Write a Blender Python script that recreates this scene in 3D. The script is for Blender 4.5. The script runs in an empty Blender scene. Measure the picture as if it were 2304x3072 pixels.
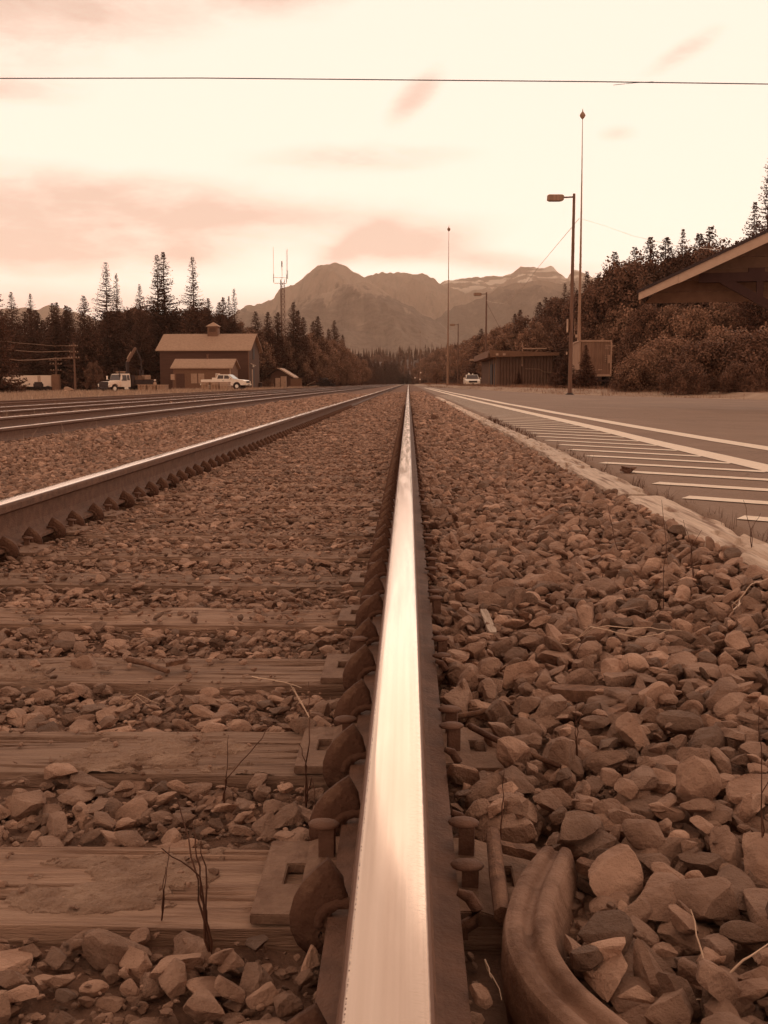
import bpy, bmesh, math, random
import numpy as np
from mathutils import Vector, Matrix, noise, Euler
R = math.radians
random.seed(7); rng = np.random.default_rng(7)
SC = bpy.context.scene; COL = SC.collection

# ------------------------------------------------------------------ camera
CAMX, CAMZ, F = 0.014, 0.625, 3100.0          # F: focal length in photograph pixels
PITCH, YAW = math.atan(387/F), math.atan(73/F*math.cos(math.atan(387/F)))
cd = bpy.data.cameras.new("camera"); cam = bpy.data.objects.new("camera", cd); COL.objects.link(cam)
cam.location = (CAMX, 0, CAMZ); cam.rotation_euler = (math.pi/2-PITCH, 0, YAW)
cd.sensor_fit = 'HORIZONTAL'; cd.sensor_width = 36; cd.lens = 36*F/2304
cd.clip_start = 0.05; cd.clip_end = 60000
SC.camera = cam
CM = Euler((math.pi/2-PITCH, 0, YAW)).to_matrix()
def ray(px, py): return CM @ Vector(((px-1152)/F, -(py-1536)/F, -1))
def P(px, py, D):                              # world point seen at that pixel, D metres up the line
    d = ray(px, py); s = D/d.y; return Vector((CAMX+d.x*s, D, CAMZ+d.z*s))
def G(px, py, z=0.0):                          # same on the level plane z
    d = ray(px, py); s = (z-CAMZ)/d.z; return Vector((CAMX+d.x*s, d.y*s, z))

# ------------------------------------------------------------------ world, sun, exposure
SUN_EL, SUN_AZ = R(30), R(14)                  # behind thin cloud, ahead and to the right
w = bpy.data.worlds.new("World"); SC.world = w; w.use_nodes = True
nt = w.node_tree; nt.nodes.clear()
class NT:
    def __init__(s, t): s.t = t
    def n(s, k, **kw):
        o = s.t.nodes.new(k)
        for a, b in kw.items(): setattr(o, a, b)
        return o
    def l(s, a, b): s.t.links.new(a, b)
    def put(s, v, sock):
        if isinstance(v, (int, float)): sock.default_value = v
        elif isinstance(v, (tuple, list)): sock.default_value = v if len(v) != 3 or sock.type == 'VECTOR' else (*v, 1)
        else: s.l(v, sock)
    def m(s, op, a, b=0.0, c=None, clamp=False):
        o = s.n('ShaderNodeMath', operation=op, use_clamp=clamp); s.put(a, o.inputs[0]); s.put(b, o.inputs[1])
        if c is not None: s.put(c, o.inputs[2])
        return o.outputs[0]
    def mix(s, f, a, b, mode='MIX'):
        o = s.n('ShaderNodeMix', data_type='RGBA', blend_type=mode); s.put(f, o.inputs[0]); s.put(a, o.inputs[6]); s.put(b, o.inputs[7]); return o.outputs[2]
    def noise(s, vec, scale, detail=5, rough=.55, dist=0):
        o = s.n('ShaderNodeTexNoise'); s.put(vec, o.inputs['Vector']); o.inputs['Scale'].default_value = scale
        o.inputs['Detail'].default_value = detail; o.inputs['Roughness'].default_value = rough; o.inputs['Distortion'].default_value = dist
        return o.outputs['Fac']
    def ramp(s, v, lo, hi, a=0.0, b=1.0):
        o = s.n('ShaderNodeMapRange'); o.clamp = True
        s.put(v, o.inputs[0]); s.put(lo, o.inputs[1]); s.put(hi, o.inputs[2]); s.put(a, o.inputs[3]); s.put(b, o.inputs[4]); return o.outputs[0]
    def comb(s, x, y, z):
        o = s.n('ShaderNodeCombineXYZ'); s.put(x, o.inputs[0]); s.put(y, o.inputs[1]); s.put(z, o.inputs[2]); return o.outputs[0]
t = NT(nt)
tc = t.n('ShaderNodeTexCoord'); sp = t.n('ShaderNodeSeparateXYZ'); t.l(tc.outputs['Generated'], sp.inputs[0])
x, y, z = sp.outputs
az = t.m('ARCTAN2', x, y); el = t.m('ARCSINE', z)
sky = t.n('ShaderNodeTexSky', sky_type='NISHITA', sun_disc=False, sun_elevation=SUN_EL, sun_rotation=SUN_AZ, dust_density=4)
bw = t.n('ShaderNodeRGBToBW'); t.l(sky.outputs[0], bw.inputs[0])
# the clear sky seen through the warm overcast: tinted to its luminance
lum = t.m('MULTIPLY', bw.outputs[0], 0.1, clamp=False)
cv = t.comb(t.m('MULTIPLY', az, 1.0), t.m('MULTIPLY', el, 3.2), 0.3)
n1 = t.noise(cv, 3.6, 10, .62, .5); n2 = t.noise(cv, 13.0, 8, .65, .3)
nn = t.m('ADD', t.m('MULTIPLY', n1, .55), t.m('MULTIPLY', n2, .45))
def blob(a0, e0, ra, re, tilt=0, amp=1.0):
    da = t.m('SUBTRACT', az, a0); de = t.m('SUBTRACT', el, e0); c, s_ = math.cos(tilt), math.sin(tilt)
    u = t.m('DIVIDE', t.m('ADD', t.m('MULTIPLY', da, c), t.m('MULTIPLY', de, s_)), ra)
    v = t.m('DIVIDE', t.m('SUBTRACT', t.m('MULTIPLY', de, c), t.m('MULTIPLY', da, s_)), re)
    q = t.m('ADD', t.m('MULTIPLY', u, u), t.m('MULTIPLY', v, v))
    g = t.m('EXPONENT', t.m('MULTIPLY', q, -1.0))
    return t.m('MULTIPLY', g, amp)
D_ = [blob(-.30, .150, .27, .022, 0, .80), blob(-.38, .172, .22, .020, 0, .55), blob(-.38, .118, .17, .020, 0, .95), blob(-.40, .06, .30, .030, 0, .42), blob(-.37, .318, .17, .045, .1, 1.0), blob(-.40, .250, .10, .012, 0, .55),
      blob(.005, .258, .030, .012, .75, .75), blob(.245, .284, .038, .009, .45, .62), blob(-.04, .206, .10, .013, 0, .48), blob(-.12, .335, .06, .014, 0, .55),
      blob(.000, .130, .062, .013, .12, 1.0), blob(-.050, .129, .035, .010, .5, .9), blob(.085, .112, .080, .010, -.12, .62), blob(.30, .10, .12, .012, 0, .40), blob(-.205, .118, .03, .010, 0, .45), blob(.19, .222, .02, .008, 0, .3)]
tot = D_[0]
for d_ in D_[1:]: tot = t.m('ADD', tot, d_)
dark = t.m('ADD', t.m('MULTIPLY', tot, 1.05), t.m('MULTIPLY', t.m('MULTIPLY', t.m('SUBTRACT', nn, .51), 3.2), t.m('MINIMUM', t.m('MULTIPLY', tot, 1.6), 1.0)))
dark = t.ramp(dark, .12, 1.0)
# broken cloud overhead and behind, out of the picture: greyer than the bright gap ahead
over = t.m('MULTIPLY', t.ramp(el, .33, .75), t.ramp(n1, .35, .62, .45, 1.0))
c1 = t.mix(t.ramp(dark, 0, .38), (1.05, .885, .745), (.97, .73, .60))
c1 = t.mix(t.ramp(dark, .38, 1.0), c1, (.76, .53, .42))
c2 = t.mix(t.m('MULTIPLY', over, .85), c1, (.50, .36, .27))
side = t.ramp(t.m('ABSOLUTE', az), 1.0, 2.4)
c3 = t.mix(t.m('MULTIPLY', side, .75), c2, (.55, .40, .30))
c4 = t.mix(t.ramp(lum, .2, 2.0, .0, .05), c3, (1.15, 1.0, .82))
lowb = t.m('EXPONENT', t.m('MINIMUM', t.m('DIVIDE', .088, t.m('MAXIMUM', el, .02)), .95));   # the low sky is brightest
c4 = t.mix(1.0, c4, t.comb(lowb, lowb, lowb), 'MULTIPLY')
bgn = t.n('ShaderNodeBackground'); t.l(c4, bgn.inputs[0]); bgn.inputs[1].default_value = 1.0
out = t.n('ShaderNodeOutputWorld'); t.l(bgn.outputs[0], out.inputs[0])
sd = bpy.data.lights.new("sun", 'SUN'); sun = bpy.data.objects.new("sun", sd); COL.objects.link(sun)
sd.energy = 0.6; sd.angle = R(50); sd.color = (1, .84, .70)
sv = Vector((math.sin(SUN_AZ)*math.cos(SUN_EL), math.cos(SUN_AZ)*math.cos(SUN_EL), math.sin(SUN_EL)))
sun.rotation_euler = sv.to_track_quat('Z', 'Y').to_euler()
vs = SC.view_settings; vs.view_transform = 'Standard'; vs.look = 'None'; vs.exposure = 0.0; vs.gamma = 1.0
SC.render.engine = 'CYCLES'; SC.cycles.max_bounces = 6; SC.cycles.volume_bounces = 0

# ------------------------------------------------------------------ materials
def mul(c, k): return tuple(min(1, v*k) for v in c)
def mat(name, c1, c2=None, scale=4, rough=.85, bump=0, bscale=None, metal=0, stretch=(1, 1, 1), detail=6,
        tone=0, lo=.35, hi=.65, spec=.3, c3=None, s3=1.2, two=False, per=False):
    m = bpy.data.materials.new(name); m.use_nodes = True; q = NT(m.node_tree); q.t.nodes.clear()
    o = q.n('ShaderNodeOutputMaterial'); b = q.n('ShaderNodeBsdfPrincipled'); q.l(b.outputs[0], o.inputs[0])
    tc = q.n('ShaderNodeTexCoord'); mp = q.n('ShaderNodeMapping'); q.l(tc.outputs['Object'], mp.inputs[0]); mp.inputs['Scale'].default_value = stretch
    if per:
        oi = q.n('ShaderNodeObjectInfo'); q.l(q.comb(q.m('MULTIPLY', oi.outputs['Random'], 37), q.m('MULTIPLY', oi.outputs['Random'], 91), 0), mp.inputs['Location'])
    v = mp.outputs[0]
    f = q.noise(v, scale, detail)
    col = q.mix(q.ramp(f, lo, hi), c1, c2 or mul(c1, .6))
    if c3: col = q.mix(q.ramp(q.noise(v, s3, 3), .5, .68), col, c3)
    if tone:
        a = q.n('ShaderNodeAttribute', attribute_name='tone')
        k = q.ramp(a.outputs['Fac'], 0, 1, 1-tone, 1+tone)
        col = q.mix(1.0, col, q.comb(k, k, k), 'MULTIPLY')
    if per:
        k = q.ramp(oi.outputs['Random'], 0, 1, .78, 1.22); col = q.mix(1.0, col, q.comb(k, k, k), 'MULTIPLY')
    q.put(col, b.inputs['Base Color']); b.inputs['Roughness'].default_value = rough; b.inputs['Metallic'].default_value = metal
    b.inputs['Specular IOR Level'].default_value = spec
    if bump:
        bn = q.n('ShaderNodeBump'); bn.inputs['Strength'].default_value = bump; bn.inputs['Distance'].default_value = .02
        q.l(q.noise(v, bscale or scale*4, 8, .65), bn.inputs['Height']); q.l(bn.outputs[0], b.inputs['Normal'])
    return m
M = {}
M['stone'] = mat('ballast_stone', (.47, .265, .18), (.30, .158, .103), 16, .82, .9, 75, tone=.50, spec=.22)
M['soil'] = mat('soil', (.30, .155, .10), (.2, .1, .06), 9, .95, .9, 45)
M['gravel_far'] = mat('gravel_far', (.33, .15, .088), (.17, .072, .04), 14, .9, .9, 30, lo=.4, hi=.6, c3=(.38, .19, .11), s3=.25)
M['wood'] = mat('tie_wood', (.48, .27, .178), (.27, .14, .088), 5, .85, .9, 14, stretch=(1.2, 14, 14), per=True, c3=(.50, .29, .195), s3=1.5)
M['crust'] = mat('dirt_crust', (.44, .26, .175), (.30, .165, .108), 14, .95, 1.0, 60)
M['rust'] = mat('rust', (.185, .085, .052), (.12, .054, .033), 25, .75, .4, 120, metal=.0, spec=.3)
M['rust_dark'] = mat('rust_dark', (.165, .075, .046), (.10, .042, .026), 14, .75, .7, 60, spec=.15, c3=(.23, .115, .07), s3=30)
M['plate'] = mat('plate_steel', (.30, .168, .112), (.22, .118, .076), 40, .75, .5, 120, spec=.15, c3=(.20, .102, .066), s3=25)
M['timber'] = mat('edge_timber', (.80, .57, .43), (.62, .41, .295), 3, .8, .9, 10, stretch=(16, 1.2, 10), per=True, c3=(.28, .14, .085), s3=1.6)
M['asphalt'] = mat('asphalt', (.255, .145, .094), (.215, .118, .075), 60, .85, .35, 220, c3=(.285, .165, .108), s3=.35, detail=8, spec=.25)
M['paint'] = mat('road_paint', (.86, .66, .51), (.76, .55, .41), 30, .7, .3, 160, lo=.3, hi=.62)
M['paint_worn'] = M['paint']
M['grassland'] = mat('verge', (.40, .22, .13), (.26, .13, .075), 1.5, .95, .8, 12, c3=(.30, .15, .085), s3=.2)
M['blade'] = mat('dry_grass', (.48, .31, .215), (.30, .175, .11), 3, .8, tone=.5)
M['stalk'] = mat('dark_stalk', (.12, .048, .026), (.08, .03, .018), 20, .8)
M['straw'] = mat('pale_straw', (.70, .46, .32), (.52, .32, .21), 20, .7)
M['stick'] = mat('stick_wood', (.30, .145, .085), (.16, .07, .04), 12, .8, .6, 60, stretch=(6, 6, 6))
M['needle'] = mat('conifer_needles', (.155, .066, .040), (.10, .040, .025), .8, .8, tone=.5, spec=.12)
M['needle_far'] = mat('far_needles', (.17, .078, .047), (.12, .052, .032), .8, .85, tone=.4, spec=.1)
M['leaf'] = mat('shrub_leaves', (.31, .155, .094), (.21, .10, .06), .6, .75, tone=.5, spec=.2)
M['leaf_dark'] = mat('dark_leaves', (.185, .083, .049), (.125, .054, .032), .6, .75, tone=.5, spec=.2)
M['bark'] = mat('bark', (.12, .05, .03), (.07, .028, .016), 3, .9, .6, 12)
M['pole'] = mat('pole_wood', (.20, .095, .06), (.13, .06, .037), 3, .8, .4, 14, stretch=(8, 8, .4))
M['mast'] = mat('mast_grey', (.34, .18, .11), (.24, .12, .07), 2, .6, .2, 10, stretch=(4, 4, .3))
M['roof'] = mat('shingle_roof', (.42, .245, .16), (.34, .19, .12), 3, .85, .4, 12)
M['barn'] = mat('barn_boards', (.11, .045, .028), (.085, .034, .021), 2, .85, .5, 9, stretch=(.3, .3, 6))
M['barn_lit'] = mat('barn_boards_lit', (.12, .052, .03), (.09, .038, .022), 2, .85, .5, 9, stretch=(6, 6, .3))  # lit copy of the barn boards, light carried by a slightly paler colour
M['shed_wall'] = mat('shed_boards', (.21, .098, .056), (.16, .072, .041), 2, .85, .4, 9, stretch=(3, 3, 3))
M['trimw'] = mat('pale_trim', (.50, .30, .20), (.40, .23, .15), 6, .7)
M['white'] = mat('white_paint', (.86, .66, .52), (.80, .59, .46), 2, .35, spec=.5)
M['trailer'] = mat('trailer_panel', (.72, .52, .40), (.66, .46, .345), 1, .5)
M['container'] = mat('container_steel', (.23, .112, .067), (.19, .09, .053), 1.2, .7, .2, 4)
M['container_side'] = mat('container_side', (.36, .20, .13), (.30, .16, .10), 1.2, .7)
M['metal_shed'] = mat('corrugated_steel', (.13, .058, .033), (.105, .045, .026), 1.5, .6, .1, 4)
M['dark'] = mat('dark_metal', (.045, .017, .011), (.03, .011, .008), 4, .6)
M['glass'] = mat('window_glass', (.07, .032, .022), (.05, .022, .015), 1, .12, spec=.6)
M['rubber'] = mat('rubber', (.035, .014, .010), (.025, .01, .008), 8, .85)
M['chrome'] = mat('lamp_lens', (.9, .75, .62), (.8, .65, .5), 2, .2)
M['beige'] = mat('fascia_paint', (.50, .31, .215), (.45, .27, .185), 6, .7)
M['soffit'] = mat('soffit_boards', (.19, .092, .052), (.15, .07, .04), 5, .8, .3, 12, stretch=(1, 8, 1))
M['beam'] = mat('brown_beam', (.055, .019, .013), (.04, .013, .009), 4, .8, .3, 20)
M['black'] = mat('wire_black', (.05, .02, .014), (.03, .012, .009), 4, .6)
M['cable'] = mat('pale_cable', (.75, .52, .38), None, 4, .5)
M['cloth'] = mat('work_clothes', (.30, .15, .09), (.22, .11, .065), 8, .9)
M['skin'] = mat('skin', (.55, .32, .22), (.5, .28, .19), 8, .6)
M['mount'] = None
def mat_rail():
    m = bpy.data.materials.new('worn_rail_top'); m.use_nodes = True; q = NT(m.node_tree); q.t.nodes.clear()
    o = q.n('ShaderNodeOutputMaterial'); b = q.n('ShaderNodeBsdfPrincipled'); q.l(b.outputs[0], o.inputs[0])
    tc = q.n('ShaderNodeTexCoord'); s = q.n('ShaderNodeSeparateXYZ'); q.l(tc.outputs['Object'], s.inputs[0]); X, Y, Z = s.outputs
    streak = q.noise(q.comb(q.m('MULTIPLY', X, 75), q.m('MULTIPLY', Y, .5), 0), 1, 4, .6)
    fine = q.noise(q.comb(q.m('MULTIPLY', X, 900), q.m('MULTIPLY', Y, 6), 0), 1, 3)
    cross = q.noise(q.comb(q.m('MULTIPLY', X, 90), q.m('MULTIPLY', Y, 520), 0), 1, 4, .7)
    ax = q.m('ABSOLUTE', X)
    edge = q.ramp(q.m('ADD', ax, q.m('MULTIPLY', q.noise(q.comb(0, q.m('MULTIPLY', Y, 60), X), 1, 5, .7), .0012)), .0303, .0322)                       # corner beyond the polished band
    tick = q.m('MULTIPLY', q.ramp(q.m('ABSOLUTE', q.m('ADD', X, .0297)), .0009, .0003), q.ramp(q.noise(q.comb(q.m('MULTIPLY', X, 40), q.m('MULTIPLY', Y, 330), 0), 1, 4), .46, .62))
    right = q.m('MULTIPLY', q.ramp(X, .012, .026), q.ramp(cross, .52, .72))
    base = q.mix(q.ramp(streak, .3, .7), (.72, .53, .43), (.80, .61, .505))
    base = q.mix(q.m('MULTIPLY', right, .55), base, (.50, .31, .22))
    base = q.mix(q.m('MAXIMUM', edge, tick), base, (.16, .07, .042))
    q.put(base, b.inputs['Base Color'])
    q.put(q.m('SUBTRACT', 1.0, q.m('MULTIPLY', q.m('MAXIMUM', edge, tick), .9)), b.inputs['Metallic'])
    r = q.m('ADD', q.ramp(q.noise(q.comb(q.m('MULTIPLY', X, 45), q.m('MULTIPLY', Y, 2.2), 5), 1, 5, .6), .35, .65, .10, .24), q.m('MULTIPLY', q.m('MAXIMUM', edge, tick), .4))
    r = q.m('ADD', r, q.m('MULTIPLY', right, .12)); q.put(r, b.inputs['Roughness'])
    bn = q.n('ShaderNodeBump'); bn.inputs['Strength'].default_value = .05; bn.inputs['Distance'].default_value = .0005
    q.l(q.m('ADD', q.m('MULTIPLY', streak, 1.2), q.m('MULTIPLY', fine, .25)), bn.inputs['Height']); q.l(bn.outputs[0], b.inputs['Normal'])
    return m
M['railtop'] = mat_rail()

# ------------------------------------------------------------------ helpers
def tag(o, label=None, cat=None, group=None, kind=None):
    if label: o['label'] = label
    if cat: o['category'] = cat
    if group: o['group'] = group
    if kind: o['kind'] = kind
    return o
def empty(name, loc=(0, 0, 0), rz=0, label=None, cat=None, group=None):
    o = bpy.data.objects.new(name, None); COL.objects.link(o); o.location = loc; o.rotation_euler = (0, 0, rz); o.empty_display_size = .2
    return tag(o, label, cat, group)
def np_mesh(name, V, Fc, nv, mats, parent=None, tone=None, smooth=False, loc=None):
    """V (n,3), Fc flat loop indices, nv vertices per face (int or array)"""
    me = bpy.data.meshes.new(name); V = np.asarray(V, np.float32); Fc = np.asarray(Fc, np.int32).ravel()
    nf = len(Fc)//nv if isinstance(nv, int) else len(nv)
    me.vertices.add(len(V)); me.vertices.foreach_set('co', V.ravel())
    me.loops.add(len(Fc)); me.loops.foreach_set('vertex_index', Fc); me.polygons.add(nf)
    tot = np.full(nf, nv, np.int32) if isinstance(nv, int) else np.asarray(nv, np.int32)
    st = np.concatenate([[0], np.cumsum(tot)[:-1]]).astype(np.int32)
    me.polygons.foreach_set('loop_start', st); me.polygons.foreach_set('loop_total', tot)
    me.polygons.foreach_set('use_smooth', np.full(nf, smooth, bool))
    me.update(calc_edges=True); me.validate()
    if tone is not None:
        a = me.attributes.new('tone', 'FLOAT', 'POINT'); a.data.foreach_set('value', np.asarray(tone, np.float32))
    for m in (mats if isinstance(mats, (list, tuple)) else [mats]): me.materials.append(m)
    o = bpy.data.objects.new(name, me); COL.objects.link(o)
    if parent: o.parent = parent
    if loc is not None: o.location = loc
    return o
class MB:
    def __init__(s): s.v = []; s.f = []; s.mi = []; s.sm = []; s.T = Matrix.Identity(4)
    def add(s, vs, fs, mi=0, smooth=False):
        b = len(s.v); s.v += [tuple(s.T @ Vector(v)) for v in vs]; s.f += [tuple(b+i for i in f) for f in fs]; s.mi += [mi]*len(fs); s.sm += [smooth]*len(fs); return s
    def box(s, c, d, mi=0, rot=None):
        hx, hy, hz = d[0]/2, d[1]/2, d[2]/2; Q = rot or Matrix.Identity(3); c = Vector(c)
        vs = [c + Q @ Vector((a*hx, b*hy, e*hz)) for a in (-1, 1) for b in (-1, 1) for e in (-1, 1)]
        return s.add(vs, [(0, 1, 3, 2), (4, 6, 7, 5), (0, 4, 5, 1), (2, 3, 7, 6), (0, 2, 6, 4), (1, 5, 7, 3)], mi)
    def bar(s, a, b, wd, hd=None, mi=0):
        a, b = Vector(a), Vector(b); d = b-a; Q = d.to_track_quat('X', 'Z').to_matrix()
        return s.box((a+b)/2, (d.length, wd, hd or wd), mi, Q)
    def tube(s, pts, r, n=8, mi=0, cap=True, smooth=True):
        pts = [Vector(p) for p in pts]; rs = r if isinstance(r, (list, tuple)) else [r]*len(pts); vs = []; fs = []
        for i, p in enumerate(pts):
            d = (pts[min(i+1, len(pts)-1)]-pts[max(i-1, 0)]).normalized(); Q = d.to_track_quat('Z', 'Y').to_matrix()
            vs += [p + Q @ Vector((rs[i]*math.cos(2*math.pi*k/n), rs[i]*math.sin(2*math.pi*k/n), 0)) for k in range(n)]
        for i in range(len(pts)-1):
            for k in range(n): fs.append((i*n+k, i*n+(k+1) % n, (i+1)*n+(k+1) % n, (i+1)*n+k))
        s.add(vs, fs, mi, smooth)
        if cap: s.add(vs[:n], [tuple(range(n))[::-1]], mi); s.add(vs[-n:], [tuple(range(n))], mi)
        return s
    def prism(s, prof, a, b, axis='y', mi=0):   # 2-D profile extruded from a to b along axis
        n = len(prof)
        f = {'y': lambda p, t: (p[0], t, p[1]), 'x': lambda p, t: (t, p[0], p[1]), 'z': lambda p, t: (p[0], p[1], t)}[axis]
        vs = [f(p, a) for p in prof]+[f(p, b) for p in prof]
        return s.add(vs, [tuple(range(n)), tuple(range(2*n-1, n-1, -1))]+[(i, i+n, (i+1) % n+n, (i+1) % n) for i in range(n)], mi)
    def lathe(s, prof, c=(0, 0, 0), n=12, mi=0):
        vs = []; fs = []; c = Vector(c)
        for r_, z_ in prof: vs += [c+Vector((r_*math.cos(2*math.pi*k/n), r_*math.sin(2*math.pi*k/n), z_)) for k in range(n)]
        for i in range(len(prof)-1):
            for k in range(n): fs.append((i*n+k, i*n+(k+1) % n, (i+1)*n+(k+1) % n, (i+1)*n+k))
        fs.append(tuple(range(n))[::-1]); fs.append(tuple((len(prof)-1)*n+k for k in range(n)))
        return s.add(vs, fs, mi, True)
    def build(s, name, mats, parent=None, loc=None, bevel=0, rz=None):
        me = bpy.data.meshes.new(name); me.from_pydata(s.v, [], s.f)
        for m in (mats if isinstance(mats, (list, tuple)) else [mats]): me.materials.append(m)
        me.polygons.foreach_set('material_index', s.mi); me.polygons.foreach_set('use_smooth', s.sm)
        bm = bmesh.new(); bm.from_mesh(me); bmesh.ops.recalc_face_normals(bm, faces=bm.faces)
        if bevel:
            bmesh.ops.remove_doubles(bm, verts=bm.verts, dist=1e-5)
            bmesh.ops.bevel(bm, geom=[e for e in bm.edges if len(e.link_faces) == 2 and e.calc_face_angle(0) > .5], offset=bevel, segments=2, affect='EDGES', clamp_overlap=True)
        bm.to_mesh(me); bm.free(); me.update()
        o = bpy.data.objects.new(name, me); COL.objects.link(o)
        if parent: o.parent = parent
        if loc is not None: o.location = loc
        if rz is not None: o.rotation_euler = (0, 0, rz)
        return o
def copy_tree(o, parent=None):
    c = o.copy(); COL.objects.link(c); c.parent = parent
    for ch in list(o.children): copy_tree(ch, c)
    return c
def interp(x, xs, ys): return float(np.interp(x, xs, ys))

# ------------------------------------------------------------------ ground
# cross-section of the yard (rail tops of the far tracks sit a little lower than the near one)
GX = [-9000, -400, -90, -40, -16.5, -15, -12, -11, -10.3, -8.1, -7.6, -6.9, -4.2, -3.3, -2.5, -2.1, .2, .75, 1.0, 1.2, 1.3, 1.45, 19, 26, 60, 9000]
GZ = [-6, -3, -1.1, -.55, -.22, -.13, -.12, -.16, -.08, -.08, -.14, -.10, -.10, -.17, -.10, -.030, -.024, .0, .044, .066, .068, -.04, -.34, -.25, .8, 12]
EX = [3.2, 5, 6, 8.6, 17.5, 19]; EY = [210, 150, 105, 60, 48, -6]
def gz(x, y):
    z = interp(x, GX, GZ)
    if x > 1.4: z += min(.45, max(0, (y-interp(x, EX, EY)-1)*.03))
    if y > 260: z = z*(1-min(1, (y-260)/300)) + -.35*min(1, (y-260)/300)
    return z
xs = np.unique(np.concatenate([np.linspace(-3, 1.4, 45), np.linspace(-20, -3, 60), np.linspace(1.4, 30, 40), np.linspace(-120, -20, 40), np.linspace(30, 120, 20), [-9000, -3000, -1200, -500, -250, 250, 500, 1200, 3000, 9000]]))
ys = np.unique(np.concatenate([np.linspace(-8, 12, 120), np.linspace(12, 60, 80), np.linspace(60, 300, 60), [400, 560, 800, 1200, 2000, 4000, 8000, 12000]]))
V = np.array([(a, b, gz(a, b) + (noise.noise((a*3, b*3, 0))*.012 if abs(a) < 8 and b < 20 else noise.noise((a*.15, b*.15, 4))*.05 if a < -17 else 0)) for b in ys for a in xs])
nx, ny = len(xs), len(ys); ii = np.arange(nx-1)[None, :]+nx*np.arange(ny-1)[:, None]
Fq = np.stack([ii, ii+1, ii+nx+1, ii+nx], -1).reshape(-1, 4)
def mat_ground():
    m = mat('ground', (.30, .155, .10), (.18, .088, .055), 9, .95, 1.0, 45); q = NT(m.node_tree)
    b = [n for n in m.node_tree.nodes if n.type == 'BSDF_PRINCIPLED'][0]; old = b.inputs['Base Color'].links[0].from_socket
    tc = q.n('ShaderNodeTexCoord'); s = q.n('ShaderNodeSeparateXYZ'); q.l(tc.outputs['Object'], s.inputs[0]); X, Y, Z = s.outputs
    st = q.n('ShaderNodeTexVoronoi'); st.inputs['Scale'].default_value = 13; q.l(tc.outputs['Object'], st.inputs['Vector'])
    vc = q.n('ShaderNodeSeparateColor'); q.l(st.outputs['Color'], vc.inputs[0])
    grav = q.mix(q.ramp(vc.outputs[0], 0, 1), (.16, .068, .038), (.40, .20, .12))
    grav = q.mix(q.ramp(st.outputs['Distance'], .35, .75), grav, (.10, .04, .022))
    far = q.mix(q.ramp(Y, 14, 24), old, grav)
    nz = q.noise(tc.outputs['Object'], .6, 6)
    grass = q.mix(q.ramp(nz, .35, .65), (.42, .265, .18), (.28, .16, .10))
    gm = q.ramp(q.m('ADD', X, q.m('MULTIPLY', nz, 3)), -14.5, -16.5)
    gm = q.m('MAXIMUM', gm, q.m('MULTIPLY', q.ramp(q.m('ADD', X, q.m('MULTIPLY', nz, 2.0)), -7.2, -8.4), q.ramp(Y, 10, 30)))
    gm = q.m('MAXIMUM', gm, q.ramp(X, 1.3, 1.5)); gm = q.m('MAXIMUM', gm, q.ramp(Y, 300, 420))
    q.l(q.mix(gm, far, grass), b.inputs['Base Color'])
    return m
tag(np_mesh('ground', V, Fq, 4, mat_ground(), smooth=True), kind='structure')

def crack_asphalt():
    m = M['asphalt']; q = NT(m.node_tree); b = [n for n in m.node_tree.nodes if n.type == 'BSDF_PRINCIPLED'][0]; old = b.inputs['Base Color'].links[0].from_socket
    tc = q.n('ShaderNodeTexCoord'); mp = q.n('ShaderNodeMapping'); q.l(tc.outputs['Object'], mp.inputs[0]); mp.inputs['Scale'].default_value = (.55, .35, 1)
    wv = q.n('ShaderNodeVectorMath', operation='ADD'); nz = q.n('ShaderNodeTexNoise'); nz.inputs['Scale'].default_value = 2.5; nz.inputs['Detail'].default_value = 5; q.l(tc.outputs['Object'], nz.inputs['Vector'])
    q.l(mp.outputs[0], wv.inputs[0]); q.l(nz.outputs['Color'], wv.inputs[1])
    vo = q.n('ShaderNodeTexVoronoi', feature='DISTANCE_TO_EDGE'); vo.inputs['Scale'].default_value = 1.0; q.l(wv.outputs[0], vo.inputs['Vector'])
    ck = q.m('MULTIPLY', q.ramp(vo.outputs['Distance'], .010, .003), q.ramp(q.noise(tc.outputs['Object'], .5, 3), .48, .56))
    sp_ = q.ramp(q.noise(tc.outputs['Object'], 130, 3, .7), .56, .68); blot = q.ramp(q.noise(tc.outputs['Object'], 1.1, 6, .65), .50, .66)
    c = q.mix(q.m('MULTIPLY', sp_, .5), old, (.42, .26, .18)); c = q.mix(q.m('MULTIPLY', blot, .30), c, (.15, .08, .05)); c = q.mix(q.m('MULTIPLY', ck, .8), c, (.09, .042, .027)); q.l(c, b.inputs['Base Color'])
crack_asphalt()
# asphalt platform: falls gently away from the track; its far edge narrows up the line
AZ = lambda x: .092-.0165*(x-1.25)
edgeY = [-6, 48, 60, 105, 150, 210]; edgeX = [19, 17.5, 8.6, 6.0, 5.0, 3.2]
vs_, fs_ = [], []; rows = np.concatenate([np.arange(-6, 20, .12), np.arange(20, 60, .5), np.arange(60, 211, 3)])
for y_ in rows:
    x0 = 1.235+.03*noise.noise((y_*1.3, 0, 0))+.03*noise.noise((y_*5, 3, 0)); x1 = interp(y_, edgeY, edgeX)+.15*noise.noise((y_*.5, 9, 0))
    for k in range(61):
        xx = x0+(x1-x0)*(k/60)**1.6; vs_.append((xx, y_, AZ(xx)+.008*noise.noise((xx*.5, y_*.25, 1))-(.022 if k == 0 else 0)))
nr = len(rows); ii = np.arange(60)[None, :]+61*np.arange(nr-1)[:, None]
asp = np_mesh('road', vs_, np.stack([ii, ii+1, ii+62, ii+61], -1).reshape(-1, 4), 4, M['asphalt'], smooth=True); tag(asp, kind='structure')
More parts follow.
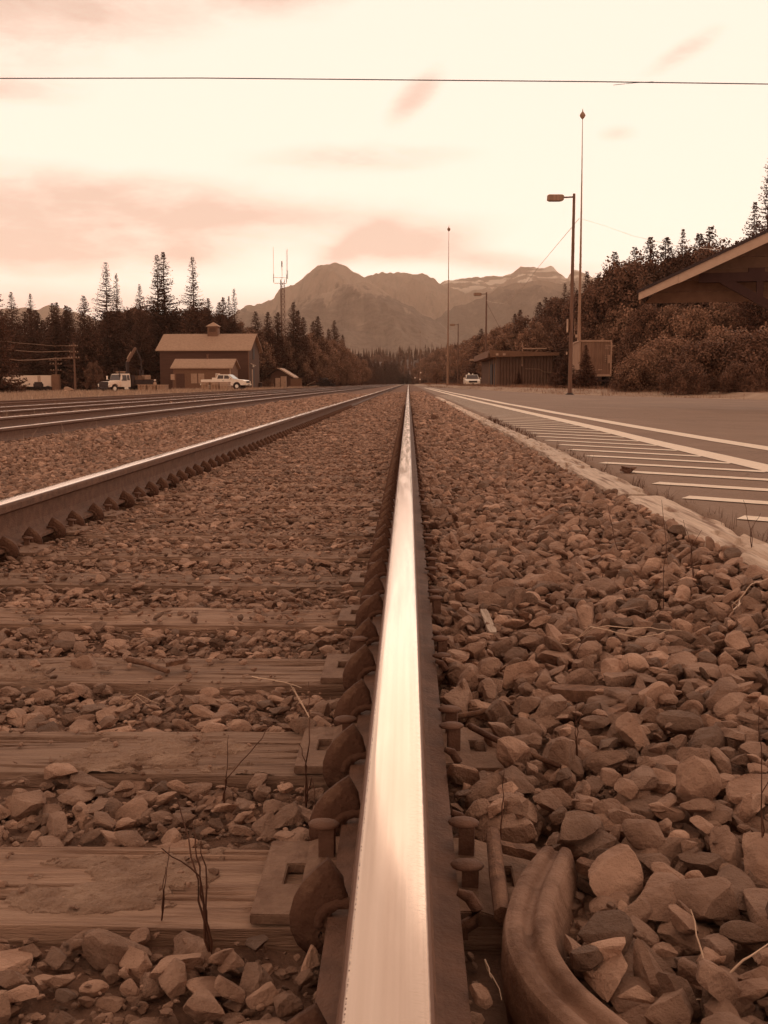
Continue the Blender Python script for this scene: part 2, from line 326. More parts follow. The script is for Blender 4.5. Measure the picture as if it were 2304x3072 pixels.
def az_(xx, y_): return AZ(xx)+.008*noise.noise((xx*.5, y_*.25, 1))
def ribbon(name, path, wd, seg=.35):           # painted line: worn edge, 4 mm above the asphalt
    pts = []; path = [Vector(p) for p in path]
    for a, b in zip(path[:-1], path[1:]):
        n = max(2, int((b-a).length/seg)); pts += [a+(b-a)*k/n for k in range(n)]
    pts.append(path[-1]); V = []; d = (pts[-1]-pts[0]).normalized()
    for i, p in enumerate(pts):
        d = (pts[min(i+1, len(pts)-1)]-pts[max(i-1, 0)]).normalized(); nrm = Vector((d.y, -d.x)); 
        for s in (-1, -.33, .33, 1):
            jit = .010*noise.noise((p.x*9, p.y*9, s)) if abs(s) == 1 else 0
            q = p+nrm*(s*wd/2+jit); V.append((q.x, q.y, az_(q.x, q.y)+.004))
    n = len(pts); ii = np.arange(3)[None, :]+4*np.arange(n-1)[:, None]
    return tag(np_mesh(name, V, np.stack([ii, ii+1, ii+5, ii+4], -1).reshape(-1, 4), 4, M['paint'], smooth=True), kind='structure')
lineA = [(2.34, 2.0), (2.335, 6.5), (2.33, 12), (2.22, 20), (2.10, 31), (2.0, 60), (1.9, 120)]
lineB = [(3.22, 2.0), (3.15, 9), (2.90, 14.2), (2.76, 20), (2.64, 30), (2.5, 60), (2.4, 120)]
ribbon('road_marking', lineA, .225); ribbon('road_marking', lineB, .235)
ax_ = lambda yy: interp(yy, [p[1] for p in lineA], [p[0] for p in lineA])
yy = 2.2
while yy < 46:
    x1 = ax_(yy)-.115; x0 = 1.31+.05*random.random()
    ribbon('road_marking', [(x0, yy+.60*(x1-x0)), (x1, yy)], .135, .08); yy += .70

# ------------------------------------------------------------------ rails
def rail_profile(h=.165, hw=.0355):
    hd = [(-hw, h-.036), (-hw-.001, h-.014), (-hw+.0015, h-.006), (-.030, h-.0028), (-.022, h-.0010), (-.012, h-.0003), (0, h)]
    hd = hd+[(-x, z) for x, z in hd[-2::-1]]
    rt = [(.0085, h-.050), (.008, .055), (.014, .030), (.05, .015), (.0745, .0115), (.0755, .001), (.0740, 0)]
    return hd+rt+[(-x, z) for x, z in rt[::-1]], len(hd)
def make_rail(name, x, zb, y0, y1, label, group, h=.165, hw=.0355):
    prof, nh = rail_profile(h, hw); n = len(prof); V = []; Fc = []; mi = []
    Ys = [y0]+list(np.arange(max(y0, 0)+2, min(y1, 80), 4))+list(np.arange(90, y1, 60))+[y1]
    for yv in Ys: V += [(p[0], yv, p[1]) for p in prof]
    for i in range(len(Ys)-1):
        for k in range(n):
            Fc.append((i*n+k, i*n+(k+1) % n, (i+1)*n+(k+1) % n, (i+1)*n+k)); mi.append(1 if 2 <= k < nh-3 else 0)
    me = bpy.data.meshes.new(name); caps = [tuple(range(n))[::-1], tuple((len(Ys)-1)*n+k for k in range(n))]
    me.from_pydata(V, [], Fc+caps); me.materials.append(M['rust']); me.materials.append(M['rust' if x < -12 else 'railtop'])
    me.polygons.foreach_set('material_index', mi+[0, 0]); me.polygons.foreach_set('use_smooth', [m == 1 for m in mi]+[False, False]); me.update()
    bm = bmesh.new(); bm.from_mesh(me); bmesh.ops.recalc_face_normals(bm, faces=bm.faces); bm.to_mesh(me); bm.free()
    o = bpy.data.objects.new(name, me); COL.objects.link(o); o.location = (x, 0, zb); return tag(o, label, 'rail', group)
railR = make_rail('rail', 0, .020, -1.5, 900, 'polished steel rail running straight away from the lens down the middle', 'rails of the near track')
railL = make_rail('rail', -1.508, .020, -1.5, 900, 'left rail of the near track, bright top and dark rusty web', 'rails of the near track')
for x_, top, lab in ((-4.88, .089, 'nearer rail of the second track, thin bright edge over dark web'), (-6.39, .089, 'farther rail of the second track with a bright polished top'),
                     (-8.45, .045, 'nearer rusty rail of the third track in dry grass'), (-9.96, .045, 'farther rusty rail of the third track in dry grass'),
                     (-12.9, .005, 'nearer rail of the fourth track almost lost in grass'), (-14.41, .005, 'farthest rail, last one before the parked truck')):
    make_rail('rail', x_, top-.165, -1.5, 900, lab, 'rails of the yard tracks')

# rail anchors: a shell of bent spring steel gripping the rail foot against each tie
def anchor_mesh():
    V = []; Fc = []
    out = [(.010, .046), (-.004, .070), (-.020, .058), (-.036, .044), (-.048, .027), (-.055, .008), (-.056, -.012), (-.050, -.030), (-.038, -.043), (-.022, -.048), (-.006, -.044), (.006, -.036)]
    inn = [(.016, .020), (.010, .019), (.004, .017), (-.003, .013), (-.008, .007), (-.010, .0), (-.010, -.007), (-.007, -.014), (-.002, -.019), (.004, -.022), (.008, -.022), (.012, -.020)]
    n = len(out)
    lay = []
    for th in (0, 1):
        for f in (0, .33, .7, 1.0):
            for i in range(n):
                a = out[i]; b = inn[i]; u = a[0]*(1-f)+b[0]*f; w_ = a[1]*(1-f)+b[1]*f
                dome = -.010*math.sin(math.pi*min(1, f*.9+.05))+(-.012 if f == 1 else 0)
                V.append((u, dome+(.009 if th else 0), w_))
    for th in (0, 1):
        for f in range(3):
            for i in range(n-1):
                a = th*4*n+f*n+i; q = (a, a+1, a+n+1, a+n); Fc.append(q if th == 0 else q[::-1])
    for f in range(3):
        for i in (0, n-1):
            a = f*n+i; Fc.append((a, a+n, a+n+4*n, a+4*n))
    for f in (0, 3):
        for i in range(n-1):
            a = f*n+i; Fc.append((a, a+1, a+1+4*n, a+4*n))
    mb = MB(); mb.add(V, Fc, 0, True)
    # gripping hub under the foot
    arc = [(.010+.031*math.cos(a), -.008, -.004+.026*math.sin(a)) for a in np.linspace(R(75), R(255), 8)]
    mb.tube(arc, .0068, 8)
    mb.box((.07, 0, -.024), (.15, .014, .012))
    mb.tube([(.138, 0, -.02), (.152, 0, -.012), (.158, 0, .004), (.150, 0, .018), (.138, 0, .024)], [.008, .008, .008, .007, .004], 6)
    return mb
am = anchor_mesh(); a0 = am.build('rail_anchor', M['rust_dark'])
# a0 local: foot edge (gauge side) at x=0; rail centre at +.075
anchor_data = a0.data; bpy.data.objects.remove(a0)
# ------------------------------------------------------------------ ties, plates, spikes
TIE_Y = [.70, 1.225, 1.69, 2.19, 2.72]; 
while TIE_Y[-1] < 62: TIE_Y.append(TIE_Y[-1]+.52+random.uniform(-.02, .02))
def tie_mesh(seed, L=2.6, wd=.215, dp=.16):
    r = random.Random(seed); nx_, ny_ = 120, 44; V = []
    for j in range(ny_+1):
        for i in range(nx_+1):
            x = -L/2+L*i/nx_; y = -wd/2+wd*j/ny_
            crack = abs(noise.noise((x*1.3+seed*7, y*42, seed))); ck = max(0, 1-crack/.07)*max(0, min(1, .5+1.8*noise.noise((x*2.2, y*12, seed+9))))
            z = .005*noise.noise((x*3, y*9, seed))-.013*ck+.0016*noise.noise((x*9, y*120, seed))
            if j in (0, ny_): y += .009*noise.noise((x*5, seed, j)); z -= .010+.006*abs(noise.noise((x*8, seed, 3)))
            V.append((x, y, z))
    n = nx_+1; ii = np.arange(nx_)[None, :]+n*np.arange(ny_)[:, None]; F_ = np.stack([ii, ii+1, ii+n+1, ii+n], -1).reshape(-1, 4).tolist()
    b = len(V); V += [(v[0], v[1], -dp) for v in V[:n]]+[(v[0], v[1], -dp) for v in V[ny_*n:ny_*n+n]]
    for i in range(nx_): F_.append((b+i, b+i+1, i+1, i)); F_.append((ny_*n+i, ny_*n+i+1, b+n+i+1, b+n+i))
    F_.append(tuple([b]+[j*n for j in range(ny_+1)]+[b+n])); F_.append(tuple([b+2*n-1]+[j*n+nx_ for j in range(ny_, -1, -1)]+[b+n-1]))
    mb = MB(); mb.add(V, F_); return mb
tie_protos = [tie_mesh(k).build('railway_tie', M['wood']).data for k in range(4)]
for o in list(bpy.data.objects):
    if o.name.startswith('railway_tie'): bpy.data.objects.remove(o)
def plate_mesh():                              # plate along x from -.165 to +.19 about the rail, with square spike holes
    mb = MB(); xs_ = [-.168, -.138, -.116, -.096, .100, .120, .146, .185]; ys_ = [-.098, -.045, -.022, .030, .052, .098]
    hole = lambda i, j: (i in (1,) and j == 2) or (i == 5 and j == 2)
    V = []; F_ = []; nxx = len(xs_); nyy = len(ys_)
    zt = lambda x: .013 if x < -.1 or x > .1 else .020
    for z_ in (0, 1):
        for j in range(nyy):
            for i in range(nxx): V.append((xs_[i], ys_[j], zt(xs_[i]) if z_ else 0))
    k = nxx*nyy; cell = lambda i, j: 0 <= i < nxx-1 and 0 <= j < nyy-1 and not hole(i, j)
    for j in range(nyy-1):
        for i in range(nxx-1):
            if not cell(i, j): continue
            a = j*nxx+i; F_.append((k+a, k+a+1, k+a+nxx+1, k+a+nxx)); F_.append((a, a+nxx, a+nxx+1, a+1))
            if not cell(i-1, j): F_.append((a, k+a, k+a+nxx, a+nxx))
            if not cell(i+1, j): F_.append((a+1, a+nxx+1, k+a+nxx+1, k+a+1))
            if not cell(i, j-1): F_.append((a, a+1, k+a+1, k+a))
            if not cell(i, j+1): F_.append((a+nxx, k+a+nxx, k+a+nxx+1, a+nxx+1))
    mb.add(V, F_); return mb
def spike_mesh(h=.060):
    mb = MB(); mb.box((0, 0, h/2-.01), (.020, .018, h+.024))
    V = []; F_ = []; n = 14; ring = [(0, h-.002), (.6, h-.0015), (.93, h+.001), (1, h+.0035), (.88, h+.006), (.5, h+.0085), (.12, h+.0095)]
    mb.lathe([(.0001+.0185*a, b) for a, b in ring], (0, 0, 0), n)
    mb.v = [(v[0]*1.12-.004 if i >= 8 else v[0], v[1]*.8, v[2]) for i, v in enumerate(mb.v)]
    return mb
o = plate_mesh().build('tie_plate', M['plate'], bevel=.0015); plate_data = o.data; bpy.data.objects.remove(o)
spike_data = []
for h_ in (.046, .030, .018):
    o = spike_mesh(h_).build('spike', M['rust']); spike_data.append(o.data); bpy.data.objects.remove(o)
def add_obj(name, data, parent, loc, rz=0, mx=False):
    o = bpy.data.objects.new(name, data); COL.objects.link(o); o.parent = parent; o.location = loc; o.rotation_euler = (0, 0, rz)
    if mx: o.scale = (-1, 1, 1 if name != 'rail_anchor' else .80)
    return o
TCX = -.754
for i, ty in enumerate(TIE_Y):
    lab = {0: 'nearest wooden tie, almost wholly buried under stones at the bottom', 1: 'broad cracked tie with pale dirt crust, nearest one bare on top',
           2: 'second bare tie, capped with light flaky dirt', 3: 'third bare tie with a dark stone lying on its far edge'}.get(i,
           ('half buried wooden tie of the near track, the %s tie up the line' % 'fifth sixth seventh eighth ninth tenth eleventh twelfth thirteenth fourteenth fifteenth'.split()[i-4]) if i < 15 else 'weathered wooden tie half sunk in the small stones of the near track' if i < 60 else 'distant tie of the near track, mostly under the stones')
    tie = bpy.data.objects.new('railway_tie', tie_protos[i % 4]); COL.objects.link(tie); tie.location = (TCX+random.uniform(-.03, .03), ty, 0); tie.rotation_euler = (0, 0, random.uniform(-.006, .006))
    tag(tie, lab, 'railway tie', 'wooden ties of the near track')
    if i > 9: continue
    for rx, mx in ((0, False), (-1.508, True)):
        pl = add_obj('tie_plate', plate_data, tie, (rx-tie.location.x, 0, .001), 0, mx)
        sp_ = [(-.089, .042, 0 if i in (1, 3) else 1), (.091, -.034, 1 if i % 2 else 0), (.091, .052, 0), (-.089, -.062, 2)]
        for sx, sy, k in sp_:
            if i in (1,) and sy < -.05: continue
            add_obj('spike', spike_data[k], pl, (sx, sy, .012), random.uniform(-.2, .2))
for rail, mx in ((railR, False), (railL, True)):
    n_ = 0
    for i, ty in enumerate(TIE_Y):
        for s in (-1, 1):
            if n_ >= 100: break
            a = add_obj('rail_anchor', anchor_data, rail, (.064 if mx else -.064, ty+s*.122, .004), 0, mx); n_ += 1
            a.rotation_euler = (R(random.uniform(-5, 5)), R(random.uniform(-6, 6)), R(random.uniform(-5, 5)))
    
# dirt crusts on the two nearest bare ties
def crust(tie_i, x0, x1, seed, hgt=.007):
    ty = TIE_Y[tie_i]; nx_, ny_ = 170, 70; V = []
    for j in range(ny_+1):
        for i in range(nx_+1):
            u, v = i/nx_, j/ny_; x = x0+(x1-x0)*u; y = ty-.098+.20*v
            e = min(u, 1-u)*4.5; e2 = min(v, 1-v)*5
            m_ = min(e*.55, e2*.7)-.50+1.35*noise.fractal((x*9, y*13, seed), .75, 2, 6)
            hh = (1-math.exp(-max(0, m_)*1.4))*hgt-(.003 if m_ <= 0 else 0)+.0036*noise.fractal((x*30, y*40, seed), .75, 2, 6)*min(1, max(0, m_*2))-.0012
            V.append((x, y, hh+.001))
    n = nx_+1; ii = np.arange(nx_)[None, :]+n*np.arange(ny_)[:, None]; F_ = np.stack([ii, ii+1, ii+n+1, ii+n], -1).reshape(-1, 4)
    Vn = np.array(V); kk = Vn[:, 2][F_].max(1) > -.0015
    tie = [o for o in bpy.data.objects if o.name.startswith('railway_tie') and abs(o.location.y-ty) < .01][0]
    o = np_mesh('dirt_crust', Vn-np.array(tie.location)[None], F_[kk], 4, M['crust'], parent=tie, smooth=False)
    o.rotation_euler = (0, 0, 0)
crust(1, -.475, -.215, 3); crust(2, -.62, -.20, 8); crust(3, -1.1, -.55, 5, .004)

# ties of the second track
for i in range(44):
    tie = bpy.data.objects.new('railway_tie', tie_protos[i % 4]); COL.objects.link(tie); tie.location = (-5.635, 4.4+i*.55, -.098)
    tag(tie, 'dark wooden tie under the second track, its top level with the stones', 'railway tie', 'ties of the second track')

# ------------------------------------------------------------------ ballast stones (nobody could count them)
def ico(sub):
    bm = bmesh.new(); bmesh.ops.create_icosphere(bm, subdivisions=sub, radius=1)
    V = np.array([v.co[:] for v in bm.verts]); F_ = np.array([[v.index for v in f.verts] for f in bm.faces]); bm.free(); return V, F_
def rock_shape(V, seed, planes=11, amp=.05):
    r = np.random.default_rng(seed); V = V.copy()
    for _ in range(planes):
        n = r.normal(size=3); n /= np.linalg.norm(n); d = r.uniform(.42, .80)
        V -= np.maximum(0, V@n-d)[:, None]*n
    if amp: V *= (1+np.array([amp*noise.noise(Vector(v*2.3)+Vector((seed, 0, 0))) for v in V]))[:, None]
    return V/np.abs(V).max()
IC3, FI3 = ico(3); IC2, FI2 = ico(2); IC1, FI1 = ico(1)
ROCK3 = [rock_shape(IC3, s, 15, .04) for s in range(40)]
ROCK2 = [rock_shape(IC2, s, 12, .02) for s in range(40)]; ROCK1 = [rock_shape(IC1, s+50, 5, 0) for s in range(16)]
def rotm(n, tilt):
    a = rng.uniform(0, 2*np.pi, n); b = rng.normal(0, tilt, n); c = rng.normal(0, tilt, n)
    ca, sa, cb, sb, cc, sc_ = np.cos(a), np.sin(a), np.cos(b), np.sin(b), np.cos(c), np.sin(c); o = np.zeros(n); l = np.ones(n)
    Rz = np.stack([ca, -sa, o, sa, ca, o, o, o, l], -1).reshape(n, 3, 3); Rx = np.stack([l, o, o, o, cb, -sb, o, sb, cb], -1).reshape(n, 3, 3)
    Ry = np.stack([cc, o, sc_, o, l, o, -sc_, o, cc], -1).reshape(n, 3, 3)
    return Rx@Ry@Rz
def scatter(name, pts, rad, shapes, Fs, label, smooth=False, flat=.56, tilt=.35, parent=None):
    n = len(pts); Rm = rotm(n, tilt); sc_ = np.stack([rad*rng.uniform(.9, 1.3, n), rad*rng.uniform(.65, 1.0, n), rad*rng.uniform(flat*.6, flat*1.35, n)], -1)
    S = np.array(shapes)[rng.integers(0, len(shapes), n)]
    V = np.einsum('nij,nkj->nki', Rm, S*sc_[:, None, :])+pts[:, None, :]
    nv = S.shape[1]; F_ = (Fs[None]+(np.arange(n)*nv)[:, None, None]).reshape(-1, 3)
    tone = np.repeat(np.where(rng.uniform(size=n) < .035, 1.0, np.clip(rng.normal(.45, .23, n), 0, .85)), nv)
    return V.reshape(-1, 3), F_, tone
def ties_at(x, y):
    ty = np.array(TIE_Y); d = np.abs(y[:, None]-ty[None]).min(1); return (d < .115) & (x > -2.06) & (x < .55)
def surf(x, y): return np.interp(x, GX, GZ)
def points(x0, x1, y0, y1, sp):
    X, Y = np.meshgrid(np.arange(x0, x1, sp), np.arange(y0, y1, sp)); X = X.ravel()+rng.uniform(-.5, .5, X.size)*sp; Y = Y.ravel()+rng.uniform(-.5, .5, Y.size)*sp
    # keep what could be seen from about here (a margin of a few steps sideways)
    k = (X > -(.42*Y+.75)) & (X < .40*Y+.75); return X[k], Y[k]
def clear_rails(X, Y, r, m=.0):
    k = np.ones(len(X), bool)
    for rx in (0, -1.508, -4.88, -6.39, -8.45, -9.96): k &= np.abs(X-rx) > .074+r*.75+m
    k &= ~((np.abs(Y-TIE_Y[1]) < .12+r*.5) & (X > -.22-r*.6) & (X < .20+r*.3))   # keep the nearest plates bare
    k &= ~((np.abs(Y-TIE_Y[2]) < .115+r*.5) & (X > -.21-r*.6) & (X < .15+r*.3)); k &= ~((np.abs(Y-TIE_Y[3]) < .115+r*.3) & (X > -.21-r*.6) & (X < 0))
    for ty in TIE_Y[:14]:
        for s_ in (-1, 1):
            for ex, sg in ((-.105, 1), (-1.508+.105, 1)): k &= ~((np.abs(Y-(ty+s_*.122)) < .014+r*.6) & (np.abs(X-ex) < .035+r*.6))
    return k
CURVE_PX = [(1690, 2545), (1640, 2640), (1612, 2740), (1622, 2830), (1675, 2925), (1752, 3005), (1850, 3085), (1960, 3170)]
CURVE = [G(px, py, .062-.004*abs(i-3)) for i, (px, py) in enumerate(CURVE_PX)]
def off_curve(X, Y, r):
    d = np.full(len(X), 9.)
    for c in CURVE: d = np.minimum(d, np.hypot(X-c.x+.02, Y-c.y))
    return d > .04+r*.75
def layer(y0, y1, sp, shapes, Fs, rmul=1.0, third=False, tag_=0):
    VV, FF, TT = [], [], []; base = 0
    def emit(X, Y, Z, r, tilt=.35, flat=.56):
        nonlocal base
        v, f, t_ = scatter('', np.stack([X, Y, Z], -1), r, shapes, Fs, '', tilt=tilt, flat=flat); VV.append(v); FF.append(f+base); TT.append(t_); base += len(v)
    # right shoulder: larger stones, two courses
    for lay in range(3 if y0 < 5 else 2):
        X, Y = points(.05, 1.08, y0, y1, sp*(.86+.18*lay)); r = np.clip(rng.lognormal(math.log(.0175+.003*lay), .42, len(X)), .007, .046)*rmul
        k = clear_rails(X, Y, r) & off_curve(X, Y, r) & (X < 1.02-r*.6); X, Y, r = X[k], Y[k], r[k]
        emit(X, Y, surf(X, Y)+.016+.019*lay+rng.uniform(-.008, .010, len(X)), r, .45)
    # between the rails: small stones, thin on the ties near by, covering them farther off
    for lay in range(2):
        X, Y = points(-1.45, -.06, y0, y1, sp*(.70+.26*lay)); r = np.clip(rng.lognormal(math.log(.0115+.0045*lay), .42, len(X)), .005, .036)*rmul
        on = ties_at(X, Y); keep = np.where(on, rng.uniform(size=len(X)) < np.clip((Y-1.5)/4, .05, .72)*(.95 if lay == 0 else .22), True)
        big = (Y < 2.2) & ~on; r = np.where(big, r*1.12, r)
        k = keep & clear_rails(X, Y, r); X, Y, r, on = X[k], Y[k], r[k], on[k]
        zz = np.where(on, .004+r*.35, -.026+.017*lay+np.clip((Y-3)/8, 0, 1)*.014+rng.uniform(-.008, .008, len(X)))
        r = np.where(on, r*.8, r); emit(X, Y, zz, r, .25, .5)
    if y0 < 5:
        X, Y = points(.08, 1.06, y0, y1, .020 if y0 < 2 else .026); r = np.clip(rng.lognormal(math.log(.0075), .35, len(X)), .003, .014); k = clear_rails(X, Y, r) & off_curve(X, Y, r); X, Y, r = X[k], Y[k], r[k]
        v, f, t_ = scatter('', np.stack([X, Y, surf(X, Y)+rng.uniform(.0, .035, len(X))], -1), r, ROCK1, FI1, ''); VV.append(v); FF.append(f+base); TT.append(t_); base += len(v)
    if y0 < 5:                                  # grit and pebbles in the gaps and on the wood
        X, Y = points(-1.45, -.06, y0, y1, .016 if y0 < 2 else .022); r = np.clip(rng.lognormal(math.log(.0048), .35, len(X)), .002, .009); on = ties_at(X, Y)
        k = clear_rails(X, Y, r) & np.where(on, rng.uniform(size=len(X)) < .07, rng.uniform(size=len(X)) < .8); X, Y, r, on = X[k], Y[k], r[k], on[k]
        v, f, t_ = scatter('', np.stack([X, Y, np.where(on, .004, rng.uniform(-.024, -.002, len(X)))], -1), r, ROCK1, FI1, ''); VV.append(v); FF.append(f+base); TT.append(t_); base += len(v)
    # between the two tracks
    for lay in range(2):
        X, Y = points(-4.75, -1.6, max(y0, 2.6), y1, sp*(1.05+.3*lay)); r = np.clip(rng.lognormal(math.log(.022), .32, len(X)), .01, .05)*rmul
        on = ties_at(X, Y) & (X > -2.06); k = clear_rails(X, Y, r) & ~(on & (rng.uniform(size=len(X)) < .3)); X, Y, r = X[k], Y[k], r[k]
        if len(X): emit(X, Y, surf(X, Y)+.012+.016*lay+rng.uniform(-.01, .01, len(X)), r, .4)
    X, Y = points(-6.3, -4.97, max(y0, 5.5), y1, sp*1.1); 
    if len(X):
        r = np.clip(rng.lognormal(math.log(.02), .3, len(X)), .01, .04)*rmul; k = clear_rails(X, Y, r); X, Y, r = X[k], Y[k], r[k]; emit(X, Y, surf(X, Y)+.018+rng.uniform(-.01, .01, len(X)), r)
    X, Y = points(-8.3, -6.5, max(y0, 7), y1, sp*1.2)
    if len(X):
        r = np.clip(rng.lognormal(math.log(.02), .3, len(X)), .01, .04)*rmul; k = clear_rails(X, Y, r); X, Y, r = X[k], Y[k], r[k]; emit(X, Y, surf(X, Y)+.008+rng.uniform(-.01, .01, len(X)), r)
    V = np.concatenate(VV); F_ = np.concatenate(FF); o = np_mesh('ballast_stones', V, F_, 3, M['stone'], tone=np.concatenate(TT), smooth=False)
    print('ballast', y0, y1, len(V), len(F_)); return o
def join_layers():
    specs = [(.45, 2.1, .036, ROCK3, FI3, 1.0), (2.1, 5.0, .038, ROCK2, FI2, 1.0), (5.0, 12, .046, ROCK1, FI1, 1.1), (12, 30, .085, ROCK1, FI1, 1.55), (30, 70, .17, ROCK1, FI1, 2.2)]
    labs = ['angular grey brown ballast stones around the nearest ties', 'ballast stones between the tracks and up to the platform edge', 'ballast stones carpeting the track bed in the middle distance',
            'ballast stones of the track bed farther up the line', 'far ballast of the tracks towards the vanishing point']
    for s_, lb in zip(specs, labs): tag(layer(*s_), lb, 'gravel', kind='stuff')
join_layers()

# notable single rocks
def rock(px, py, size, seed, label, z=.01, flat=.55, rz=None):
    p = G(px, py, z); V = rock_shape(IC3, seed+900, 13, .09)*np.array([size*.5, size*.36, size*.5*flat])
    o = np_mesh('rock', V, FI3, 3, M['stone'], tone=np.full(len(V), .5+.3*math.sin(seed)), smooth=False); o.location = p
    o.rotation_euler = (random.uniform(-.15, .15), random.uniform(-.15, .15), rz if rz is not None else random.uniform(0, 3)); tag(o, label, 'rock')
rock(1545, 2262, .082, 1, 'blocky rounded rock lying on the second tie plate right of the rail', .045, .7, .1)
rock(180, 2318, .075, 2, 'wide flat rock on the left edge of the second bare tie', .008, .4, 0)
rock(255, 1985, .075, 3, 'dark flat rock resting on the third bare tie at the left', .012, .55, 0)
rock(905, 2180, .062, 4, 'smooth oval rock beside the raised spike left of the rail', .012, .5, .1)
rock(1735, 2490, .075, 5, 'pointed rock sitting on the upper end of the curved iron bar', .05, .6, .4)
rock(1885, 2470, .080, 6, 'long grey rock with a sloping side, right of the iron bar tip', .03, .6, .2)
rock(2090, 2385, .085, 7, 'upright triangular slab of rock leaning among the gravel at the right', .05, 1.3, .3)
rock(1958, 2110, .115, 8, 'large dark square block of stone in front of the grey wood offcut', .035, .75, .15)
rock(1845, 2730, .060, 9, 'squarish stone in the hollow of the curved iron bar', .012, .7, .5)
rock(2040, 2570, .090, 10, 'wide pitted rock right of the broken slat of wood', .02, .6, .1)
rock(1820, 2740, .06, 11, 'angular stone close against the inner side of the iron bar', -.005, .7, .1) if False else None
rock(345, 2850, .080, 12, 'largest rounded stone in front of the nearest bare tie, left', .0, .65, .2)
rock(1610, 1745, .17, 13, 'long low dark rock in the gravel a few metres out, right of the rail', .035, .45, .1)
rock(1700, 1375, .16, 14, 'round boulder standing proud of the gravel beside the platform timber', .05, .7, .2) if False else None
# loose chunk of asphalt on the platform edge
p = G(1884, 1408, .115); V = rock_shape(IC3, 77, 9, .35)*np.array([.085, .06, .035])
o = np_mesh('asphalt_chunk', V, FI3, 3, M['rust_dark'], tone=np.zeros(len(V)), smooth=False); o.location = p; tag(o, 'dark broken chunk of asphalt lying on the painted stripes', 'asphalt chunk')
p = P(1305, 1198, 17); V = rock_shape(IC3, 79, 9, .35)*np.array([.09, .09, .14])
o = np_mesh('asphalt_chunk', V, FI3, 3, M['rust_dark'], tone=np.zeros(len(V)), smooth=False); o.location = (p.x, 17, .03); tag(o, 'small dark lump standing at the far edge of the platform by the gravel', 'asphalt chunk')

# ------------------------------------------------------------------ platform edge timbers
def timber(y0, y1, x0, ztop, seed, label, dz=0, wd=.17):
    L = y1-y0; nx_, ny_ = 8, int(L/.03); V = []
    for j in range(ny_+1):
        for i in range(nx_+1):
            u = i/nx_; yv = L*j/ny_; c = abs(noise.noise((u*9, yv*.7+seed*3, seed)))
            z = -(.020 if c < .06 else 0)+.004*noise.noise((u*3, yv*4, seed)); xx = wd*u
            if i in (0, nx_): z -= .003+.009*max(0, noise.noise((yv*3, i, seed))); xx += .008*noise.noise((yv*2.2, i, seed))
            if j in (0, ny_): z -= .006
            V.append((xx, yv, z))
    n = nx_+1; ii = np.arange(nx_)[None, :]+n*np.arange(ny_)[:, None]; F_ = np.stack([ii, ii+1, ii+n+1, ii+n], -1).reshape(-1, 4).tolist()
    rim = [k*n for k in range(ny_+1)]; rim2 = [k*n+nx_ for k in range(ny_+1)]; top = list(V)
    b = len(V); V += [(V[k][0]+.006*noise.noise((V[k][1]*6, 2, seed)), V[k][1], -.15) for k in rim]; b2 = len(V); V += [(top[k][0], top[k][1], -.15) for k in rim2]
    for k in range(ny_): F_.append((rim[k], rim[k+1], b+k+1, b+k)); F_.append((rim2[k+1], rim2[k], b2+k, b2+k+1))
    F_.append(tuple(list(range(0, n))+[b2, b])); F_.append(tuple(list(range(ny_*n+nx_, ny_*n-1, -1))+[b+ny_, b2+ny_]))
    mb = MB(); mb.add(V, F_); o = mb.build('platform_timber', M['timber']); o.location = (x0, y0, ztop); o.rotation_euler = (dz, 0, 0)
    tag(o, label, 'timber', 'timbers edging the platform')
timber(2.35, 4.90, 1.015, .098, 1, 'nearest pale weathered edge timber of the platform, paint still on it', wd=.195)
timber(4.97, 7.5, 1.015, .100, 2, 'second edge timber, split and cracked at its near end by the chunk', wd=.18)
timber(7.54, 10.1, 1.05, .098, 3, 'third edge timber from the front, partly crumbled')
yy = 10.14
for k in range(12):
    timber(yy, yy+2.5, 1.05+random.uniform(-.02, .02), .095, 4+k, 'worn uneven edge timber of the platform, %s from the front' % 'fourth fifth sixth seventh eighth ninth tenth eleventh twelfth thirteenth fourteenth fifteenth'.split()[k], wd=.15); yy += 2.54
timber(-.35, 2.31, 1.05, .098, 30, 'edge timber of the platform just right of the frame')

# ------------------------------------------------------------------ curved iron bar, sticks, straw
def sweep(pts, prof, name, mat_, label, cat, mask=None):
    pts = [Vector(p) for p in pts]; fine = []
    for i in range(len(pts)-1):
        p0, p1, p2, p3 = pts[max(i-1, 0)], pts[i], pts[i+1], pts[min(i+2, len(pts)-1)]
        for k in range(8):
            t_ = k/8; fine.append(.5*((2*p1)+(p2-p0)*t_+(2*p0-5*p1+4*p2-p3)*t_*t_+(3*p1-p0-3*p2+p3)*t_**3))
    fine.append(pts[-1]); V = []; n = len(prof); F_ = []
    for i, p in enumerate(fine):
        d = fine[min(i+1, len(fine)-1)]-fine[max(i-1, 0)]; d.z = 0; d.normalize(); nr = Vector((d.y, -d.x, 0))
        kk = min(1, .62+i/ (len(fine)*.45)) if mask else 1
        V += [p+nr*(.006+a*min(1, kk+.1))+Vector((0, 0, b*kk)) for a, b in prof]
    for i in range(len(fine)-1):
        for k in range(n): F_.append((i*n+k, i*n+(k+1) % n, (i+1)*n+(k+1) % n, (i+1)*n+k))
    mb = MB(); mb.add(V, F_, 0, True); mb.add(V[:n], [tuple(range(n))]); mb.add(V[-n:], [tuple(range(n))])
    return tag(mb.build(name, mat_), label, cat)
